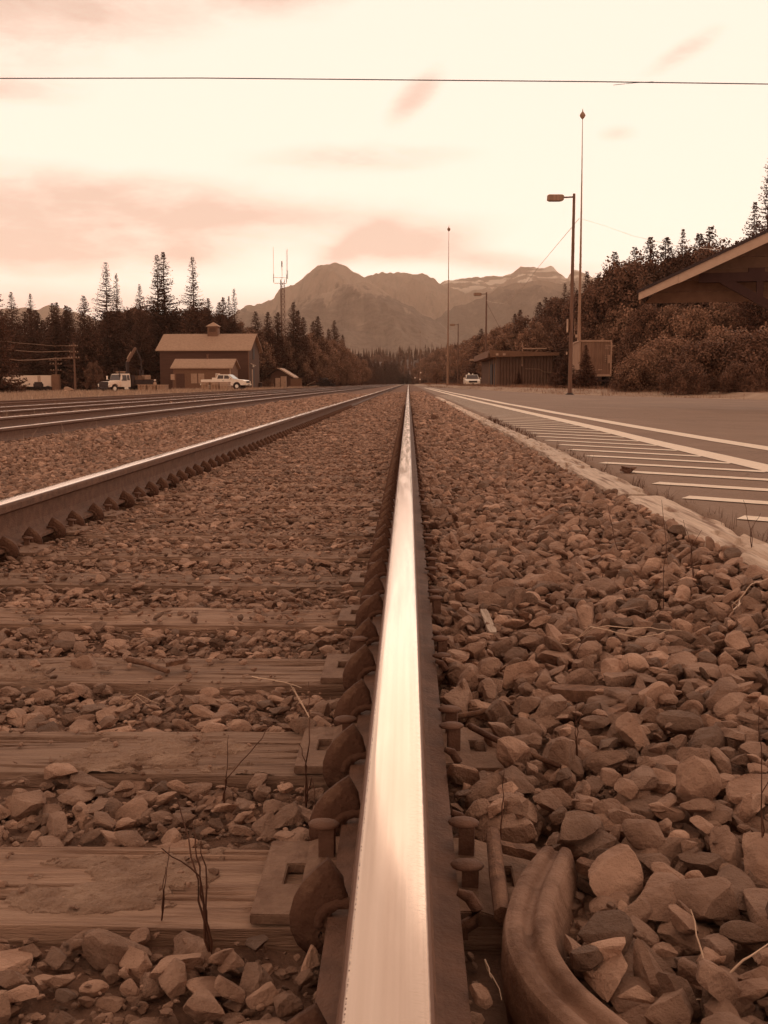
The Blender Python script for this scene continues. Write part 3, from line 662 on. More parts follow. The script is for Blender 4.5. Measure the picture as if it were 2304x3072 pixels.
# section: a groove between two rounded ridges on top, deep skirt on the outer side
prof = [(.026, -.085), (.031, -.05), (.030, -.014), (.027, -.004), (.0269, -.004), (.021, .0), (.013, .0), (.009, -.003), (.006, -.008), (.0, -.008), (-.003, -.002), (-.007, .003), (-.015, .003), (-.021, -.001), (-.0211, -.001), (-.025, -.012), (-.031, -.035), (-.036, -.060), (-.037, -.085)]
prof = [(-a, b) for a, b in prof[::-1]]
M['iron'] = mat('old_iron', (.31, .165, .108), (.20, .10, .062), 9, .75, .5, 70, spec=.2, c3=(.15, .068, .04), s3=18)
# d runs toward the viewer, so nr points to image left: mirror the section to put the skirt outside
sweep(CURVE, [(-a, b) for a, b in prof], 'curved_iron_bar', M['iron'], 'curved rusty iron bar with a grooved top bending through the gravel', 'iron bar', True)
def stick(name, pts, r, mt, label, n=6, cat='stick', taper=.7):
    mb = MB(); N = len(pts); mb.tube(pts, [r*(1-(1-taper)*i/(N-1)) for i in range(N)], n); return tag(mb.build(name, mt), label, cat)
stick('stick', [G(1478, 2500, .05), G(1490, 2620, .046), G(1502, 2700, .042), G(1508, 2745, .040)], .0095, M['stick'], 'short knotty pale stick lying across the nearest right tie plate', 7, taper=1.1)
stick('twig', [G(1335, 2155, .02), G(1430, 2140, .03), G(1545, 2105, .03)], .006, M['stick'], 'thin dark twig pointing right from the rail by a spike', cat='stick')
stick('twig', [G(1410, 2178, .04), G(1480, 2215, .045), G(1540, 2240, .05), G(1680, 2300, .03)], .006, M['rust_dark'], 'dark splinter slanting down towards the blocky rock', cat='stick')
def plank(a, b, wd, th, label, mt='stick'):
    mb = MB(); a, b = Vector(a), Vector(b); n = 10; V = []; F_ = []; d = (b-a).normalized(); s = Vector((d.y, -d.x, 0)).normalized(); u = Vector((0, 0, 1))
    for i in range(n+1):
        t_ = i/n; c = a+(b-a)*t_; w_ = wd*(1+.15*noise.noise((t_*4, wd, 1)))*(1 if 0 < i < n else .75)
        V += [c+s*w_/2*e+u*f*th/2+Vector((0, 0, .002*noise.noise((t_*9, e, f)))) for e, f in ((-1, -1), (1, -1), (1, 1), (-1, 1))]
    for i in range(n):
        for k in range(4): F_.append((i*4+k, i*4+(k+1) % 4, (i+1)*4+(k+1) % 4, (i+1)*4+k))
    mb.add(V, F_+[(3, 2, 1, 0), (4*n, 4*n+1, 4*n+2, 4*n+3)]); return tag(mb.build('wood_splinter', M[mt]), label, 'wood splinter')
plank(G(1655, 2075, .04), G(1945, 2092, .045), .04, .022, 'grey weathered offcut of wood lying behind the dark square stone')
plank(G(1495, 2538, .035), G(1690, 2585, .032), .013, .012, 'thin straight slat passing behind the curved iron bar')
plank(G(1735, 2592, .035), G(1862, 2640, .03), .018, .014, 'broken slat end sticking out right of the iron bar')
plank(G(1450, 1830, .045), G(1480, 1900, .042), .02, .006, 'pale sliver of wood standing out on the gravel right of the rail', 'timber')
plank(G(1760, 2180, .04), G(1875, 2120, .045), .02, .012, 'slanting slat leading up to the dark square stone')
plank(G(560, 1980, .03), G(500, 1992, .02), .02, .01, 'flat dark sliver across the third bare tie')
stick('twig', [G(385, 1978, .012), G(440, 1990, .014), G(505, 2015, .010)], .0075, M['stick'], 'brown bent twig on the third bare tie left of the rail')
def weed(name, base, tips, r, mt, label, cat='weed'):
    root = Vector(base); mb = MB()
    for tp in tips:
        pts = [root]+[Vector(q) for q in tp]; q2 = []
        for a_, b_ in zip(pts[:-1], pts[1:]):
            for k_ in range(4): s_ = k_/4; q2.append(a_+(b_-a_)*s_+Vector((random.gauss(0, 1), random.gauss(0, 1), random.gauss(0, 1)))*(b_-a_).length*.018*(k_ > 0))
        pts = q2+[pts[-1]]; N = len(pts); mb.tube(pts, [.58*r*(1-.65*i/(N-1)) for i in range(N)], 5)
    o = mb.build(name, M[mt]); return tag(o, label, cat)
def wp(px, py, D): return P(px, py, D)
D0 = 1.08
weed('dry_stalks', G(632, 2868, -.01), [[wp(595, 2640, 1.06), wp(532, 2395, 1.10)], [wp(600, 2600, 1.07), wp(576, 2475, 1.08)], [wp(618, 2700, 1.05), wp(603, 2515, 1.04)], [wp(600, 2630, 1.05), wp(485, 2545, 1.0)]], .0028, 'stalk', 'bundle of four tall dark stalks in front of the dirt crusted tie')
weed('dry_stalks', G(485, 2760, .0), [[wp(490, 2680, 1.12), wp(497, 2600, 1.12)], [wp(492, 2670, 1.12), wp(508, 2540, 1.14)]], .0018, 'stalk', 'pair of thin stalks left of the tall dark bundle')
weed('dry_stalks', G(668, 2430, -.02), [[wp(678, 2330, 1.42), wp(685, 2205, 1.44)], [wp(676, 2340, 1.42), wp(770, 2232, 1.45), wp(828, 2152, 1.5)]], .0022, 'stalk', 'single dark stalk with a side stem between the first two bare ties')
weed('grass_stem', G(918, 2420, -.01), [[wp(925, 2250, 1.42), wp(930, 2150, 1.44), wp(926, 2045, 1.46)], [wp(935, 2330, 1.4), wp(945, 2420, 1.38)], [wp(920, 2300, 1.4), wp(897, 2230, 1.4)]], .0022, 'stalk', 'upright dark stem beside the oval rock left of the rail')
weed('straw', wp(928, 2152, 1.44), [[wp(880, 2062, 1.45)], [wp(872, 2055, 1.45)]], .0018, 'straw', 'pale split straw hooked on the dark stem by the rail', 'straw')
weed('straw', wp(755, 2030, 1.5), [[wp(835, 2044, 1.5), wp(905, 2064, 1.5)]], .0018, 'straw', 'pale horizontal straw above the second bare tie', 'straw')
weed('straw', G(368, 2125, .0), [[wp(410, 2082, 1.9), wp(480, 2112, 1.9)], [wp(405, 2085, 1.9), wp(450, 2120, 1.9)]], .0018, 'straw', 'small curl of pale straw between ties at the left', 'straw')
weed('straw', G(2195, 2995, .03), [[wp(2110, 2880, .98), wp(2072, 2728, 1.02)]], .0028, 'straw', 'long pale straw bent at the bottom right corner', 'straw')
weed('straw', G(2155, 2955, .03), [[wp(2230, 2880, .98), wp(2320, 2820, 1.0)], [wp(2120, 2990, .96), wp(2060, 3010, .94)]], .0030, 'straw', 'pale forked straw leaning right at the bottom right corner', 'straw')
weed('straw', G(1680, 1930, .05), [[wp(1780, 1885, 1.95), wp(1950, 1882, 1.95), wp(2045, 1892, 1.95)], [wp(1790, 1884, 1.95), wp(1915, 1912, 1.9), wp(2030, 1890, 1.95)]], .0022, 'straw', 'long bowed straw lying over the gravel at the right', 'straw')
weed('straw', G(2222, 1820, .05), [[wp(2215, 1800, 2.1), wp(2255, 1752, 2.1), wp(2300, 1738, 2.1)], [wp(2195, 1805, 2.1)]], .0028, 'straw', 'pale forked twig near the right edge below the timber', 'straw')
weed('dry_stalks', G(1455, 2940-60, .02), [[wp(1505, 3000, .95)], [wp(1475, 2935, .98)]], .0022, 'straw', 'short pale straw between the rail foot and the iron bar', 'straw')
for k, (bx, by, tx, ty, mx_, my_) in enumerate([(1985, 1870, 1985, 1500, 2000, 1650), (2085, 1790, 2050, 1560, 2075, 1640), (1865, 1700, 1825, 1520, 1850, 1640), (2258, 1710, 2230, 1500, 2252, 1590), (1810, 1760, 1812, 1700, 1808, 1730), (2285, 1680, 2290, 1600, 2288, 1640), (1720, 2000, 1745, 1930, 1730, 1960), (2290, 2620, 2278, 2120, 2285, 2380), (1500, 2540, 1512, 2290, 1506, 2420), (1730, 2280, 1732, 2080, 1728, 2170)]):
    b = G(bx, by, .02); D = b.y
    if D > 8: D = 4
    tipset = [[wp(mx_, my_, D), wp(tx, ty, D)]]+([[wp(mx_, my_, D), wp(mx_+30, my_-50, D)]] if k % 2 else [])
    weed('weed_stem', b, tipset, .0021*max(1, D/2.2), 'stalk', ['tall thin weed before the platform timber', 'branching weed stem rising over the timber face', 'thin weed leaning left in the gravel below the break in the timbers', 'tall stem crossing the nearest timber at the right edge', 'tiny upright stem in the mid gravel', 'short stem at the right edge on the timber', 'short tilted stem by the bowed straw', 'longest weed stem along the right frame edge, lower half', 'wispy stem right of the rail between two tie plates', 'fine stem near the slanting slat'][k], 'weed')

# small sprigs of weed along the platform edge and shoulder
mb = MB(); 
V, F_, T_ = [], [], []
def blades(cx, cy, cz, n, h, spread, wdt, lean=.35):
    for _ in range(n):
        a = random.uniform(0, 6.28); r_ = spread*math.sqrt(random.random()); bx_, by_ = cx+r_*math.cos(a), cy+r_*math.sin(a); hh = h*random.uniform(.4, 1.15)
        l1 = random.gauss(0, lean)*hh; l2 = random.gauss(0, lean)*hh; c, s = math.cos(a*3)*wdt/2, math.sin(a*3)*wdt/2; b = len(V)
        V.extend([(bx_-c, by_-s, cz), (bx_+c, by_+s, cz), (bx_+l1*.4+c*.6, by_+l2*.4+s*.6, cz+hh*.6), (bx_+l1*.4-c*.6, by_+l2*.4-s*.6, cz+hh*.6), (bx_+l1, by_+l2, cz+hh)])
        F_.append((b, b+1, b+2, b+3)); F_.append((b+3, b+2, b+4)); T_.extend([random.random()]*5)
def flush(name, label, mt, cat='grass'):
    global V, F_, T_
    o = np_mesh(name, V, [i for f in F_ for i in f], [len(f) for f in F_], M[mt], tone=T_); tag(o, label, cat, kind='stuff'); V, F_, T_ = [], [], []; return o
for k in range(90):
    y_ = random.uniform(2.4, 16)**1.0; blades(1.23+random.uniform(-.02, .05), y_, .07, random.randint(3, 12), random.uniform(.03, .09), .03, .0022*max(1, y_/4))
for k in range(60):
    y_ = random.uniform(2.4, 12); blades(1.0+random.uniform(-.05, .03), y_, .01, random.randint(3, 9), random.uniform(.04, .10), .03, .002*max(1, y_/4))
for k in range(26):
    x_, y_ = random.uniform(.25, .95), random.uniform(1.2, 4.5); blades(x_, y_, .01, random.randint(3, 8), random.uniform(.03, .09), .02, .0016, .5)
flush('weeds', 'small dark weeds sprouting along the platform timbers and gravel', 'stalk')
for k in range(150):
    y_ = random.uniform(5, 26); x_ = random.uniform(-4.7, -3.0) if random.random() < .5 else random.uniform(-7.9, -6.6); blades(x_, y_, -.14, random.randint(4, 10), random.uniform(.10, .34), .06, .004*max(1, y_/10), .35)
for k in range(900):
    y_ = random.uniform(10, 110)
    x_ = random.choice([random.uniform(-8.3, -6.7), random.uniform(-9.8, -8.6), random.uniform(-12.6, -10.2), random.uniform(-14.2, -13.1), random.uniform(-16.5, -14.6)])
    if x_ < -.42*y_-2: continue
    blades(x_, y_, -.25, 12, random.uniform(.10, .30), .30, .006*max(1, y_/18), .35)
flush('dry_grass', 'dry yellowed grass tufts growing between the yard tracks', 'blade')
for k in range(6500):
    y_ = random.uniform(38, 195); x_ = -16-random.uniform(0, 1)**1.2*(.42*y_)
    if x_ < -.44*y_-2: continue
    blades(x_, y_, gz(x_, y_)-.03, 9, random.uniform(.15, .50), .5, .012*max(1, y_/45), .3)
flush('tall_grass', 'tall pale grass strip in front of the parked trucks and barn', 'blade')
for k in range(1500):
    y_ = random.uniform(52, 150); xe = interp(y_, edgeY, edgeX); x_ = xe+random.uniform(.3, 9)
    blades(x_, y_, gz(x_, y_)-.02, 9, random.uniform(.10, .40), .4, .012*max(1, y_/50), .3)
for k in range(500):
    y_ = random.uniform(120, 330); blades(random.uniform(3.5, 8), y_, gz(4, y_)-.02, 8, .35, .5, .05, .3); blades(random.uniform(-16, -11), y_, -.3, 8, .35, .5, .05, .3)
flush('verge_grass', 'low grass along the back edge of the asphalt and the tracks', 'leaf')

# ------------------------------------------------------------------ poles, masts, wires
def lamp(D, px, ybase, ytop, label, arm_w=1.55):
    b = P(px, ybase, D); tp = P(px, ytop, D); H = tp.z-b.z; root = empty('street_lamp', b, 0, label, 'street lamp', 'street lamps on wooden poles')
    m = MB(); m.tube([(0, 0, -.3), (0, 0, H*.5), (0, 0, H)], [.125, .10, .075], 12); m.build('pole', M['pole'], root)
    m = MB(); m.lathe([(.30, -.05), (.26, .10), (.17, .16), (.15, .2)], n=10); m.build('footing', M['dark'], root)
    m = MB(); m.tube([(0, 0, H-.18), (-.42, 0, H-.20), (-.60, 0, H-.20)], .045, 8); m.build('arm', M['pole'], root)
    m = MB(); m.prism([(-.58, H-.34), (-.70, H-.40), (-1.42, H-.40), (-1.50, H-.36), (-1.50, H-.10), (-1.42, H-.06), (-.70, H-.06), (-.58, H-.12)], -.17, .17); hd = m.build('lamp_head', M['mast'], root, bevel=.012)
    m = MB(); m.box((-1.08, 0, H-.405), (.62, .24, .03)); m.build('lens', M['glass'], hd)
    return root, H
LAMPS = []
r1, H1 = lamp(60, 1709, 1189, 581, 'nearest and tallest looking street lamp, its flat head over the asphalt')
m = MB(); m.box((-.22, -.02, 4.0), (.05, .34, .75)); sg = m.build('sign_panel', M['trimw'], r1)
m = MB(); m.bar((.2, 0, 4.4), (.2, 0, 3.5), .03); m.build('conduit', M['mast'], r1)
m = MB(); m.box((-.22, 0, 2.45), (.06, .10, .16)); m.build('junction_box', M['trimw'], r1)
lamp(123, 1456, 1174, 877, 'middle street lamp, standing before the corrugated shed')
lamp(188, 1373, 1165, 971, 'smallest street lamp, farthest of the three beyond the white truck')
def mast(D, px, ybase, ytop, tilt, label):
    b = P(px, ybase, D); b.z = gz(b.x, D); H = P(px, ytop, D).z-b.z; root = empty('light_mast', b, 0, label, 'mast', 'tall thin masts with a ball on top')
    m = MB(); m.tube([(0, 0, -.3), (0, 0, 3), (tilt*.12, 0, H*.28), (tilt*.2, 0, H*.5), (tilt*.6, 0, H*.8), (tilt, 0, H)], [.19, .175, .12, .085, .045, .022], 10); m.build('shaft', M['mast'], root)
    m = MB(); m.lathe([(.02, 0), (.13, .10), (.22, .24), (.22, .34), (.16, .44), (.05, .58), (.012, .82)], (tilt, 0, H-.2)); m.build('ball_cap', M['mast'], root)
    m = MB(); m.box((-.2, 0, 4.2), (.18, .16, .22)); m.build('bracket', M['trimw'], root)
    return root, H
mr1, MH1 = mast(85, 1733, 1186, 350, -.12, 'tallest looking thin mast with a pointed ball cap, right of the near lamp')
mast(150, 1343, 1160, 690, .0, 'second thin mast with a ball on top, left of the middle lamp')
mast(420, 1260, 1157, 997, 0, 'tiny distant mast with a ball on top near the vanishing point')
def wire(name, pts, r, mt, label, sag=0, n=24):
    pts = [Vector(p) for p in pts]; out_ = []
    for a, b in zip(pts[:-1], pts[1:]):
        for k in range(n): s = k/n; q = a+(b-a)*s; q.z -= sag*4*s*(1-s); out_.append(q)
    out_.append(pts[-1]); mb = MB(); mb.tube(out_, r, 5); return tag(mb.build(name, M[mt]), label, 'cable')
a, m1, m2, b = P(-1500, 262, 26), P(0, 235, 26), P(1250, 240, 25.6), P(2304, 252, 25.2)
e = b+(b-m2)*1.6
wire('overhead_wire', [a, m1, P(600, 234, 25.9), m2, P(1800, 245, 25.4), b, e], .013, 'black', 'long black wire crossing the whole sky above the track', 0, 6)
wire('overhead_wire', [P(1840, 255, 25.4), P(1900, 249, 25.4), P(1960, 245, 25.4)], .006, 'black', 'short thin tie wire hanging under the long black wire', 0, 4)
la = P(1458, 900, 123); mbp = P(1738, 655, 85)
pts = [la, P(1480, 908, 121), P(1510, 910, 118), P(1540, 896, 114), P(1570, 862, 110), P(1600, 822, 106), P(1618, 798, 103), mbp]
wire('lamp_cable', pts, .022, 'cable', 'pale sagging cable from the middle lamp up to the tall mast', 0, 5)
wire('guy_wire', [P(1458, 905, 122.5), P(1500, 985, 118), P(1545, 1060, 112)], .02, 'pole', 'thin dark stay running down from the middle lamp to the shed', 0, 4)
wire('service_cable', [mbp, P(1810, 676, 75), P(1900, 708, 64), P(2030, 738, 48), P(2160, 750, 32)], .008, 'cable', 'faint pale service cable from the tall mast to the station roof', 0, 6)

def utility_pole(px, ytop, D, arms, label, r_=.14):
    tp = P(px, ytop, D); zb = gz(tp.x, D); H = tp.z-zb; root = empty('utility_pole', (tp.x, D, zb), 0, label, 'utility pole')
    m = MB(); m.tube([(0, 0, -.2), (0, 0, H)], [r_*1.2, r_*.8], 8); m.build('pole', M['pole'], root)
    for (yp, w_) in arms:
        za = P(px, yp, D).z-zb; m = MB(); m.box((0, -.12, za), (w_, .12, .14)); ar = m.build('crossarm', M['barn_lit'], root)
        for s in (-.45, -.2, .2, .45): m = MB(); m.lathe([(.05, 0), (.07, .06), (.05, .14), (.02, .2)], (s*w_, -.12, za+.07), 8); m.build('insulator', M['trimw'], ar)
    return root
utility_pole(221, 1030, 150, [(1040, 1.2), (1058, 1.3), (1075, 1.6)], 'dark pole at the left where the three sagging wires end')
utility_pole(167, 1070, 169, [(1081, 2.0), (1093, 2.0), (1112, 1.8)], 'pale pole with three crossarms behind the white trailer')
for k, (y0_, yr, xr) in enumerate([(1022, 1037, 220), (1045, 1053, 212), (1074, 1074, 220)]):
    wire('power_line', [P(-900, y0_-70, 120), P(-400, y0_-38, 130), P(0, y0_, 138), P(55, y0_+7, 141), P(110, y0_+ (11 if k < 2 else 6), 144), P(165, yr+(1 if k != 1 else 2), 147), P(xr, yr, 149.8)], .03+.012*k, 'mast', ['topmost of three sagging wires at the left', 'middle of three sagging wires at the left', 'lowest and thickest of three sagging wires at the left'][k], 0, 3)

# lattice antenna tower
b = P(850, 1160, 230); H = P(850, 785, 230).z-gz(b.x, 230); zt = gz(b.x, 230)
root = empty('antenna_tower', (b.x, 230, zt), .3, 'slender lattice antenna tower rising behind the trees right of the barn', 'antenna tower')
m = MB(); hw = .55; Hm = P(850, 838, 230).z-zt
for a_ in range(3):
    c0 = (hw*math.cos(a_*2.094), hw*math.sin(a_*2.094)); c1 = (hw*math.cos((a_+1)*2.094), hw*math.sin((a_+1)*2.094)); m.bar((*c0, 0), (*c0, Hm), .09)
    k = 0; z_ = 0
    while z_ < Hm-1.1:
        m.bar((*c0, z_), (*c1, z_+1.1), .05); m.bar((*c1, z_), (*c0, z_+1.1), .045); m.bar((*c0, z_), (*c1, z_), .05); z_ += 1.1
m.build('lattice_mast', M['pole'], root)
px2m = 230/F
m = MB(); z1, z2 = P(850, 850, 230).z-zt, P(850, 833, 230).z-zt
m.bar((-1.75, 0, z1), (1.0, 0, z1), .10); m.bar((-1.75, 0, z2), (.9, 0, z2), .08); m.build('side_arm', M['pole'], root)
for (xo, yb_, yt_) in ((-1.85, 850, 745), (1.0, 850, 752), (1.25, 838, 748)):
    m = MB(); m.bar((xo, 0, P(0, yb_, 230).z-zt), (xo, 0, P(0, yb_-25, 230).z-zt), .13); m.tube([(xo, 0, P(0, yb_-25, 230).z-zt), (xo, 0, P(0, yt_, 230).z-zt)], .035, 6); m.build('whip_antenna', M['pole'], root)
m = MB(); m.tube([(0, 0, Hm), (0, 0, H-1.2)], .05, 6); m.tube([(0, 0, H-1.2), (0, 0, H+.1)], .13, 6); m.build('top_antenna', M['pole'], root)

# ------------------------------------------------------------------ buildings
def gable(name, D, pxl, pxr, y_base, y_eave, y_ridge, depth, rz, label, wallm, endm, roofm, over=.45):
    """long side faces the viewer; returns root and local sizes. local x: along the ridge, y: away"""
    a = P(pxl, y_base, D); b_ = P(pxr, y_base, D); L = (b_.x-a.x); zb = gz((a.x+b_.x)/2, D)-.2; ze = P(pxl, y_eave, D).z-zb; D2 = D+depth/2; zr = P(pxl, y_ridge, D2).z-zb
    root = empty(name, ((a.x+b_.x)/2, D+depth/2, zb), rz, label, 'building'); return root, L, ze, zr
def gable_parts(root, L, depth, ze, zr, wallm, endm, roofm, over=.45, th=.16):
    h = depth/2; m = MB(); m.add([(-L/2, -h, 0), (L/2, -h, 0), (L/2, -h, ze), (-L/2, -h, ze)], [(0, 1, 2, 3)]); m.add([(-L/2, h, 0), (L/2, h, 0), (L/2, h, ze), (-L/2, h, ze)], [(3, 2, 1, 0)])
    for s in (-1, 1): m.add([(s*L/2, -h, 0), (s*L/2, h, 0), (s*L/2, h, ze), (s*L/2, 0, zr), (s*L/2, -h, ze)], [(0, 1, 2, 3, 4)], 1)
    m.build('wall', [wallm, endm], root)
    m = MB(); sl = (zr-ze)/h; e = over
    for s in (-1, 1):
        prof_ = [(0, zr+.02), (s*(h+e), ze-sl*e+.02), (s*(h+e), ze-sl*e+.02+th), (0, zr+.02+th)]
        m.prism(prof_, -L/2-e, L/2+e, 'x')
    return m.build('roof', roofm, root)
# big barn
root, L, ze, zr = gable('barn', 168, 484, 752, 1160, 1048, 1005, 9, 0, '', 0, 0, 0)
root.rotation_euler = (0, 0, R(-3)); tag(root, 'large dark barn with pale shingle roof and a small cupola', 'building')
rf = gable_parts(root, L, 9, ze, zr, M['barn'], M['barn_lit'], M['roof'], .55)
m = MB(); m.box((.6, 0, zr+.5), (1.7, 1.6, 1.7)); cp = m.build('cupola', M['shed_wall'], root)
m = MB(); q = zr+1.35; m.add([(-.5, -1.1, q), (1.7, -1.1, q), (1.7, 1.1, q), (-.5, 1.1, q), (.6, 0, q+.75)], [(0, 1, 4), (1, 2, 4), (2, 3, 4), (3, 0, 4), (3, 2, 1, 0)]); m.build('cupola_roof', M['roof'], cp)
m = MB(); m.box((.6, -.82, zr+.75), (1.1, .05, .6)); m.build('louvre', M['barn_lit'], cp)
m = MB(); m.box((L/2+.04, -1.6, 1.9), (.08, .55, 3.2)); m.build('door', M['trimw'], root)
m = MB(); m.box((L/2+.04, -.6, 1.9), (.06, 1.1, 3.2)); m.build('doorway', M['dark'], root)
m = MB(); m.box((L/2+.04, -.4, 6.0), (.06, 1.3, 1.7)); m.build('window', M['dark'], root)
m = MB(); m.box((L/2+.02, -4.46, ze/2+.1), (.14, .14, ze)); m.build('corner_board', M['shed_wall'], root)
m = MB(); m.bar((L/2+.3, -4.2, 4.4), (L/2+.3, 0, 4.1), .09); lb = m.build('light_bracket', M['trimw'], root)
m = MB(); m.lathe([(.16, 0), (.2, .12), (.1, .26)], (L/2+.3, -2.2, 3.85), 8); m.build('lamp', M['chrome'], lb)
# lean building in front of it
root, L2, ze2, zr2 = gable('shed', 160, 522, 697, 1162, 1103, 1080, 5, 0, '', 0, 0, 0)
root.rotation_euler = (0, 0, R(-3)); tag(root, 'low shed with pale shingle roof standing against the front of the dark barn', 'building')
rf = gable_parts(root, L2, 5, ze2, zr2, M['shed_wall'], M['shed_wall'], M['roof'], .35)
m = MB(); m.tube([(.3, 0, zr2-.3), (.3, 0, zr2+.75)], .13, 8); m.tube([(.3, 0, zr2+.7), (.3, 0, zr2+.85)], .2, 8); m.build('stovepipe', M['shed_wall'], rf)
m = MB(); m.box((-L2/2+1.1, -2.53, 1.45), (1.3, .06, 2.5)); m.build('doorway', M['barn'], root)
for s in (-.9, .25): m = MB(); m.box((s-.35, -2.54, 1.95), (.95, .06, 1.5)); m.build('window', M['roof'], root)
m = MB(); m.box((L2/2-.1, -2.55, ze2/2), (.15, .12, ze2)); m.build('corner_board', M['trimw'], root)
m = MB(); m.box((0, 0, 0), (.55, .3, .85)); o = m.build('electrical_box', M['trimw']); p = P(518, 1131, 158); o.location = p; m = MB(); m.box((0, .1, -.9), (.08, .08, 1.4)); m.build('post', M['pole'], o); tag(o, 'pale square box on a post left of the low shed', 'electrical box')
# small gabled hut
p = P(845, 1160, 188); root = empty('hut', (p.x, 188, gz(p.x, 188)), R(0), 'small dark hut whose right roof slope is coloured pale as if lit', 'building')
zb = gz(p.x, 188); zp = P(845, 1106, 186).z-zb; zeL = P(808, 1124, 186).z-zb; zeR = P(885, 1132, 186).z-zb
m = MB(); m.prism([(-1.7, 0), (2.0, 0), (2.0, zp-1.15), (-.45, zp-.1), (-1.7, zeL)], -2, 5); m.build('wall', M['barn'], root)
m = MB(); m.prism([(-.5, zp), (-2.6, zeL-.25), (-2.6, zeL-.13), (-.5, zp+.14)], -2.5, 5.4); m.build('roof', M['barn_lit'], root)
m = MB(); m.prism([(-.5, zp), (-.5, zp+.16), (-.1, zp+.14), (2.5, zeR+.1), (2.5, zeR-.12), (-.1, zp-.1)], -2.5, 5.4); m.build('roof', M['trimw'], root)  # right slope in pale trim: the light on it is put into the colour
def cabinet(px, y0_, y1_, wpx, D, label, mt='trimw', dep=.7):
    b = P(px, y1_, D); wd = wpx*D/F; zb = gz(b.x, D); H = P(px, y0_, D).z-zb; root = empty('cabinet', (b.x, D, zb), 0, label, 'cabinet')
    m = MB(); m.box((0, 0, H/2), (wd, dep, H)); m.build('body', M[mt], root, bevel=.02); m = MB(); m.box((0, -dep/2-.015, H*.55), (wd*.8, .03, H*.75)); d_ = m.build('door', M[mt], root)
    m = MB(); m.box((wd*.3, -dep/2-.05, H*.5), (.05, .04, .3)); m.build('handle', M['dark'], d_); return root
cabinet(834, 1134, 1162, 14, 182, 'narrower of two pale cabinets before the small hut')
cabinet(851, 1129, 1161, 16, 182, 'taller of two pale cabinets before the small hut'); cabinet(817, 1151, 1162, 9, 180, 'low brown box left of the two pale cabinets', 'shed_wall')
p = P(889, 1160, 181); zb = gz(p.x, 181); m = MB(); m.box((0, 0, .7), (34*181/F, .3, 1.75)); m.box((0, 0, 1.6), (35*181/F, .4, .1)); tag(m.build('low_wall', M['shed_wall'], None, (p.x, 181, zb)), 'plain low wall right of the small hut', 'wall')
p = P(803, 1160, 179); zb = gz(p.x, 179); root = empty('fence', (p.x, 179, zb), 0, 'see through wire fence left of the pale cabinets', 'fence')
for k in range(4): m = MB(); m.box((-.95+k*.63, 0, .8), (.06, .06, 1.6)); m.build('post', M['shed_wall'], root)
m = MB(); [m.bar((-.95, 0, .3+.3*k), (.95, 0, .3+.3*k), .025) for k in range(5)]; [m.bar((-.95+.1*k, 0, .1), (-.95+.1*k, 0, 1.5), .02) for k in range(20)]; m.build('mesh_panel', M['shed_wall'], root)
p = P(781, 1156, 176); m = MB(); m.lathe([(.3, 0), (.31, .05), (.29, .1), (.29, .8), (.31, .85), (.28, .88)], n=12); o = m.build('drum', M['dark'], None, (p.x, 176, gz(p.x, 176)+.15)); tag(o, 'dark drum with a pale lid at the corner of the barn', 'drum'); m = MB(); m.lathe([(.25, .88), (.25, .92), (.1, .93)]); m.build('lid', M['trimw'], o)

# corrugated metal shed
D = 105; c = P(1492, 1172, D); x0 = c.x; x1 = P(1657, 1172, D).x; zb = gz(x0, D)-.1; zt_ = P(1492, 1064, D).z-zb; W_ = x1-x0; DL = 22
root = empty('metal_shed', (x0, D, zb), 0, 'brown corrugated metal shed with a flat overhanging roof', 'building')
m = MB(); n = int(W_/.30)
def corr(m, a0_, a1_, n, f, z0, z1):
    V = []; 
    for k in range(n*4+1):
        t_ = a0_+(a1_-a0_)*k/(n*4); o_ = (0, 0, .06, .06)[k % 4]; V += [f(t_, o_, z0), f(t_, o_, z1)]
    m.add(V, [(2*k, 2*k+2, 2*k+3, 2*k+1) for k in range(n*4)])
corr(m, 0, W_, n, lambda t_, o_, z_: (t_, -o_, z_), 0, zt_); corr(m, 0, DL, int(DL/.3), lambda t_, o_, z_: (-o_, t_, z_), 0, zt_); corr(m, 0, DL, 20, lambda t_, o_, z_: (W_+o_, t_, z_), 0, zt_)
m.add([(0, DL, 0), (W_, DL, 0), (W_, DL, zt_), (0, DL, zt_)], [(0, 1, 2, 3)]); m.build('wall', M['metal_shed'], root)
m = MB(); m.prism([(-.9, zt_-.28), (W_+.5, zt_-.1), (W_+.5, zt_+.18), (-.9, zt_+.42)], -.9, DL+.8); m.box((-1.05, DL*.45, zt_-.05), (.08, DL, .5)); rf = m.build('roof', M['shed_wall'], root)
m = MB(); m.box((W_*.68, .5, zt_+.62), (2.3, .5, .10)); m.build('roof_vent', M['trimw'], rf)
for xx_ in (-.15, .55): m = MB(); m.box((xx_, -.95, zt_+.0), (.25, .12, .22)); m.build('flood_light', M['trimw'], root)
m = MB(); m.box((-1.3, DL-.5, zt_-.05), (.5, .3, .22)); m.build('flood_light', M['trimw'], root)
m = MB(); m.tube([(W_*.44, -.28, zt_*.68), (W_*.44, -.28, zt_+1.2)], .055, 8); m.box((W_*.44, -.28, zt_+.8), (.32, .08, .08)); m.box((W_*.44, -.28, zt_*.68), (.16, .14, .22)); m.build('vent_pipe', M['mast'], root)
m = MB(); m.tube([(W_*.5, -.12, zt_*.57), (W_*.76, -.12, zt_*.56), (W_*.84, -.12, zt_*.47), (W_*1.0, -.12, zt_*.46)], .03, 6); m.build('conduit', M['mast'], root)
for yy_ in (2.0, 6.5): m = MB(); m.box((-.1, yy_, 1.2), (.08, 1.5 if yy_ < 3 else 3.2, 2.4)); m.build('door', M['dark'], root)
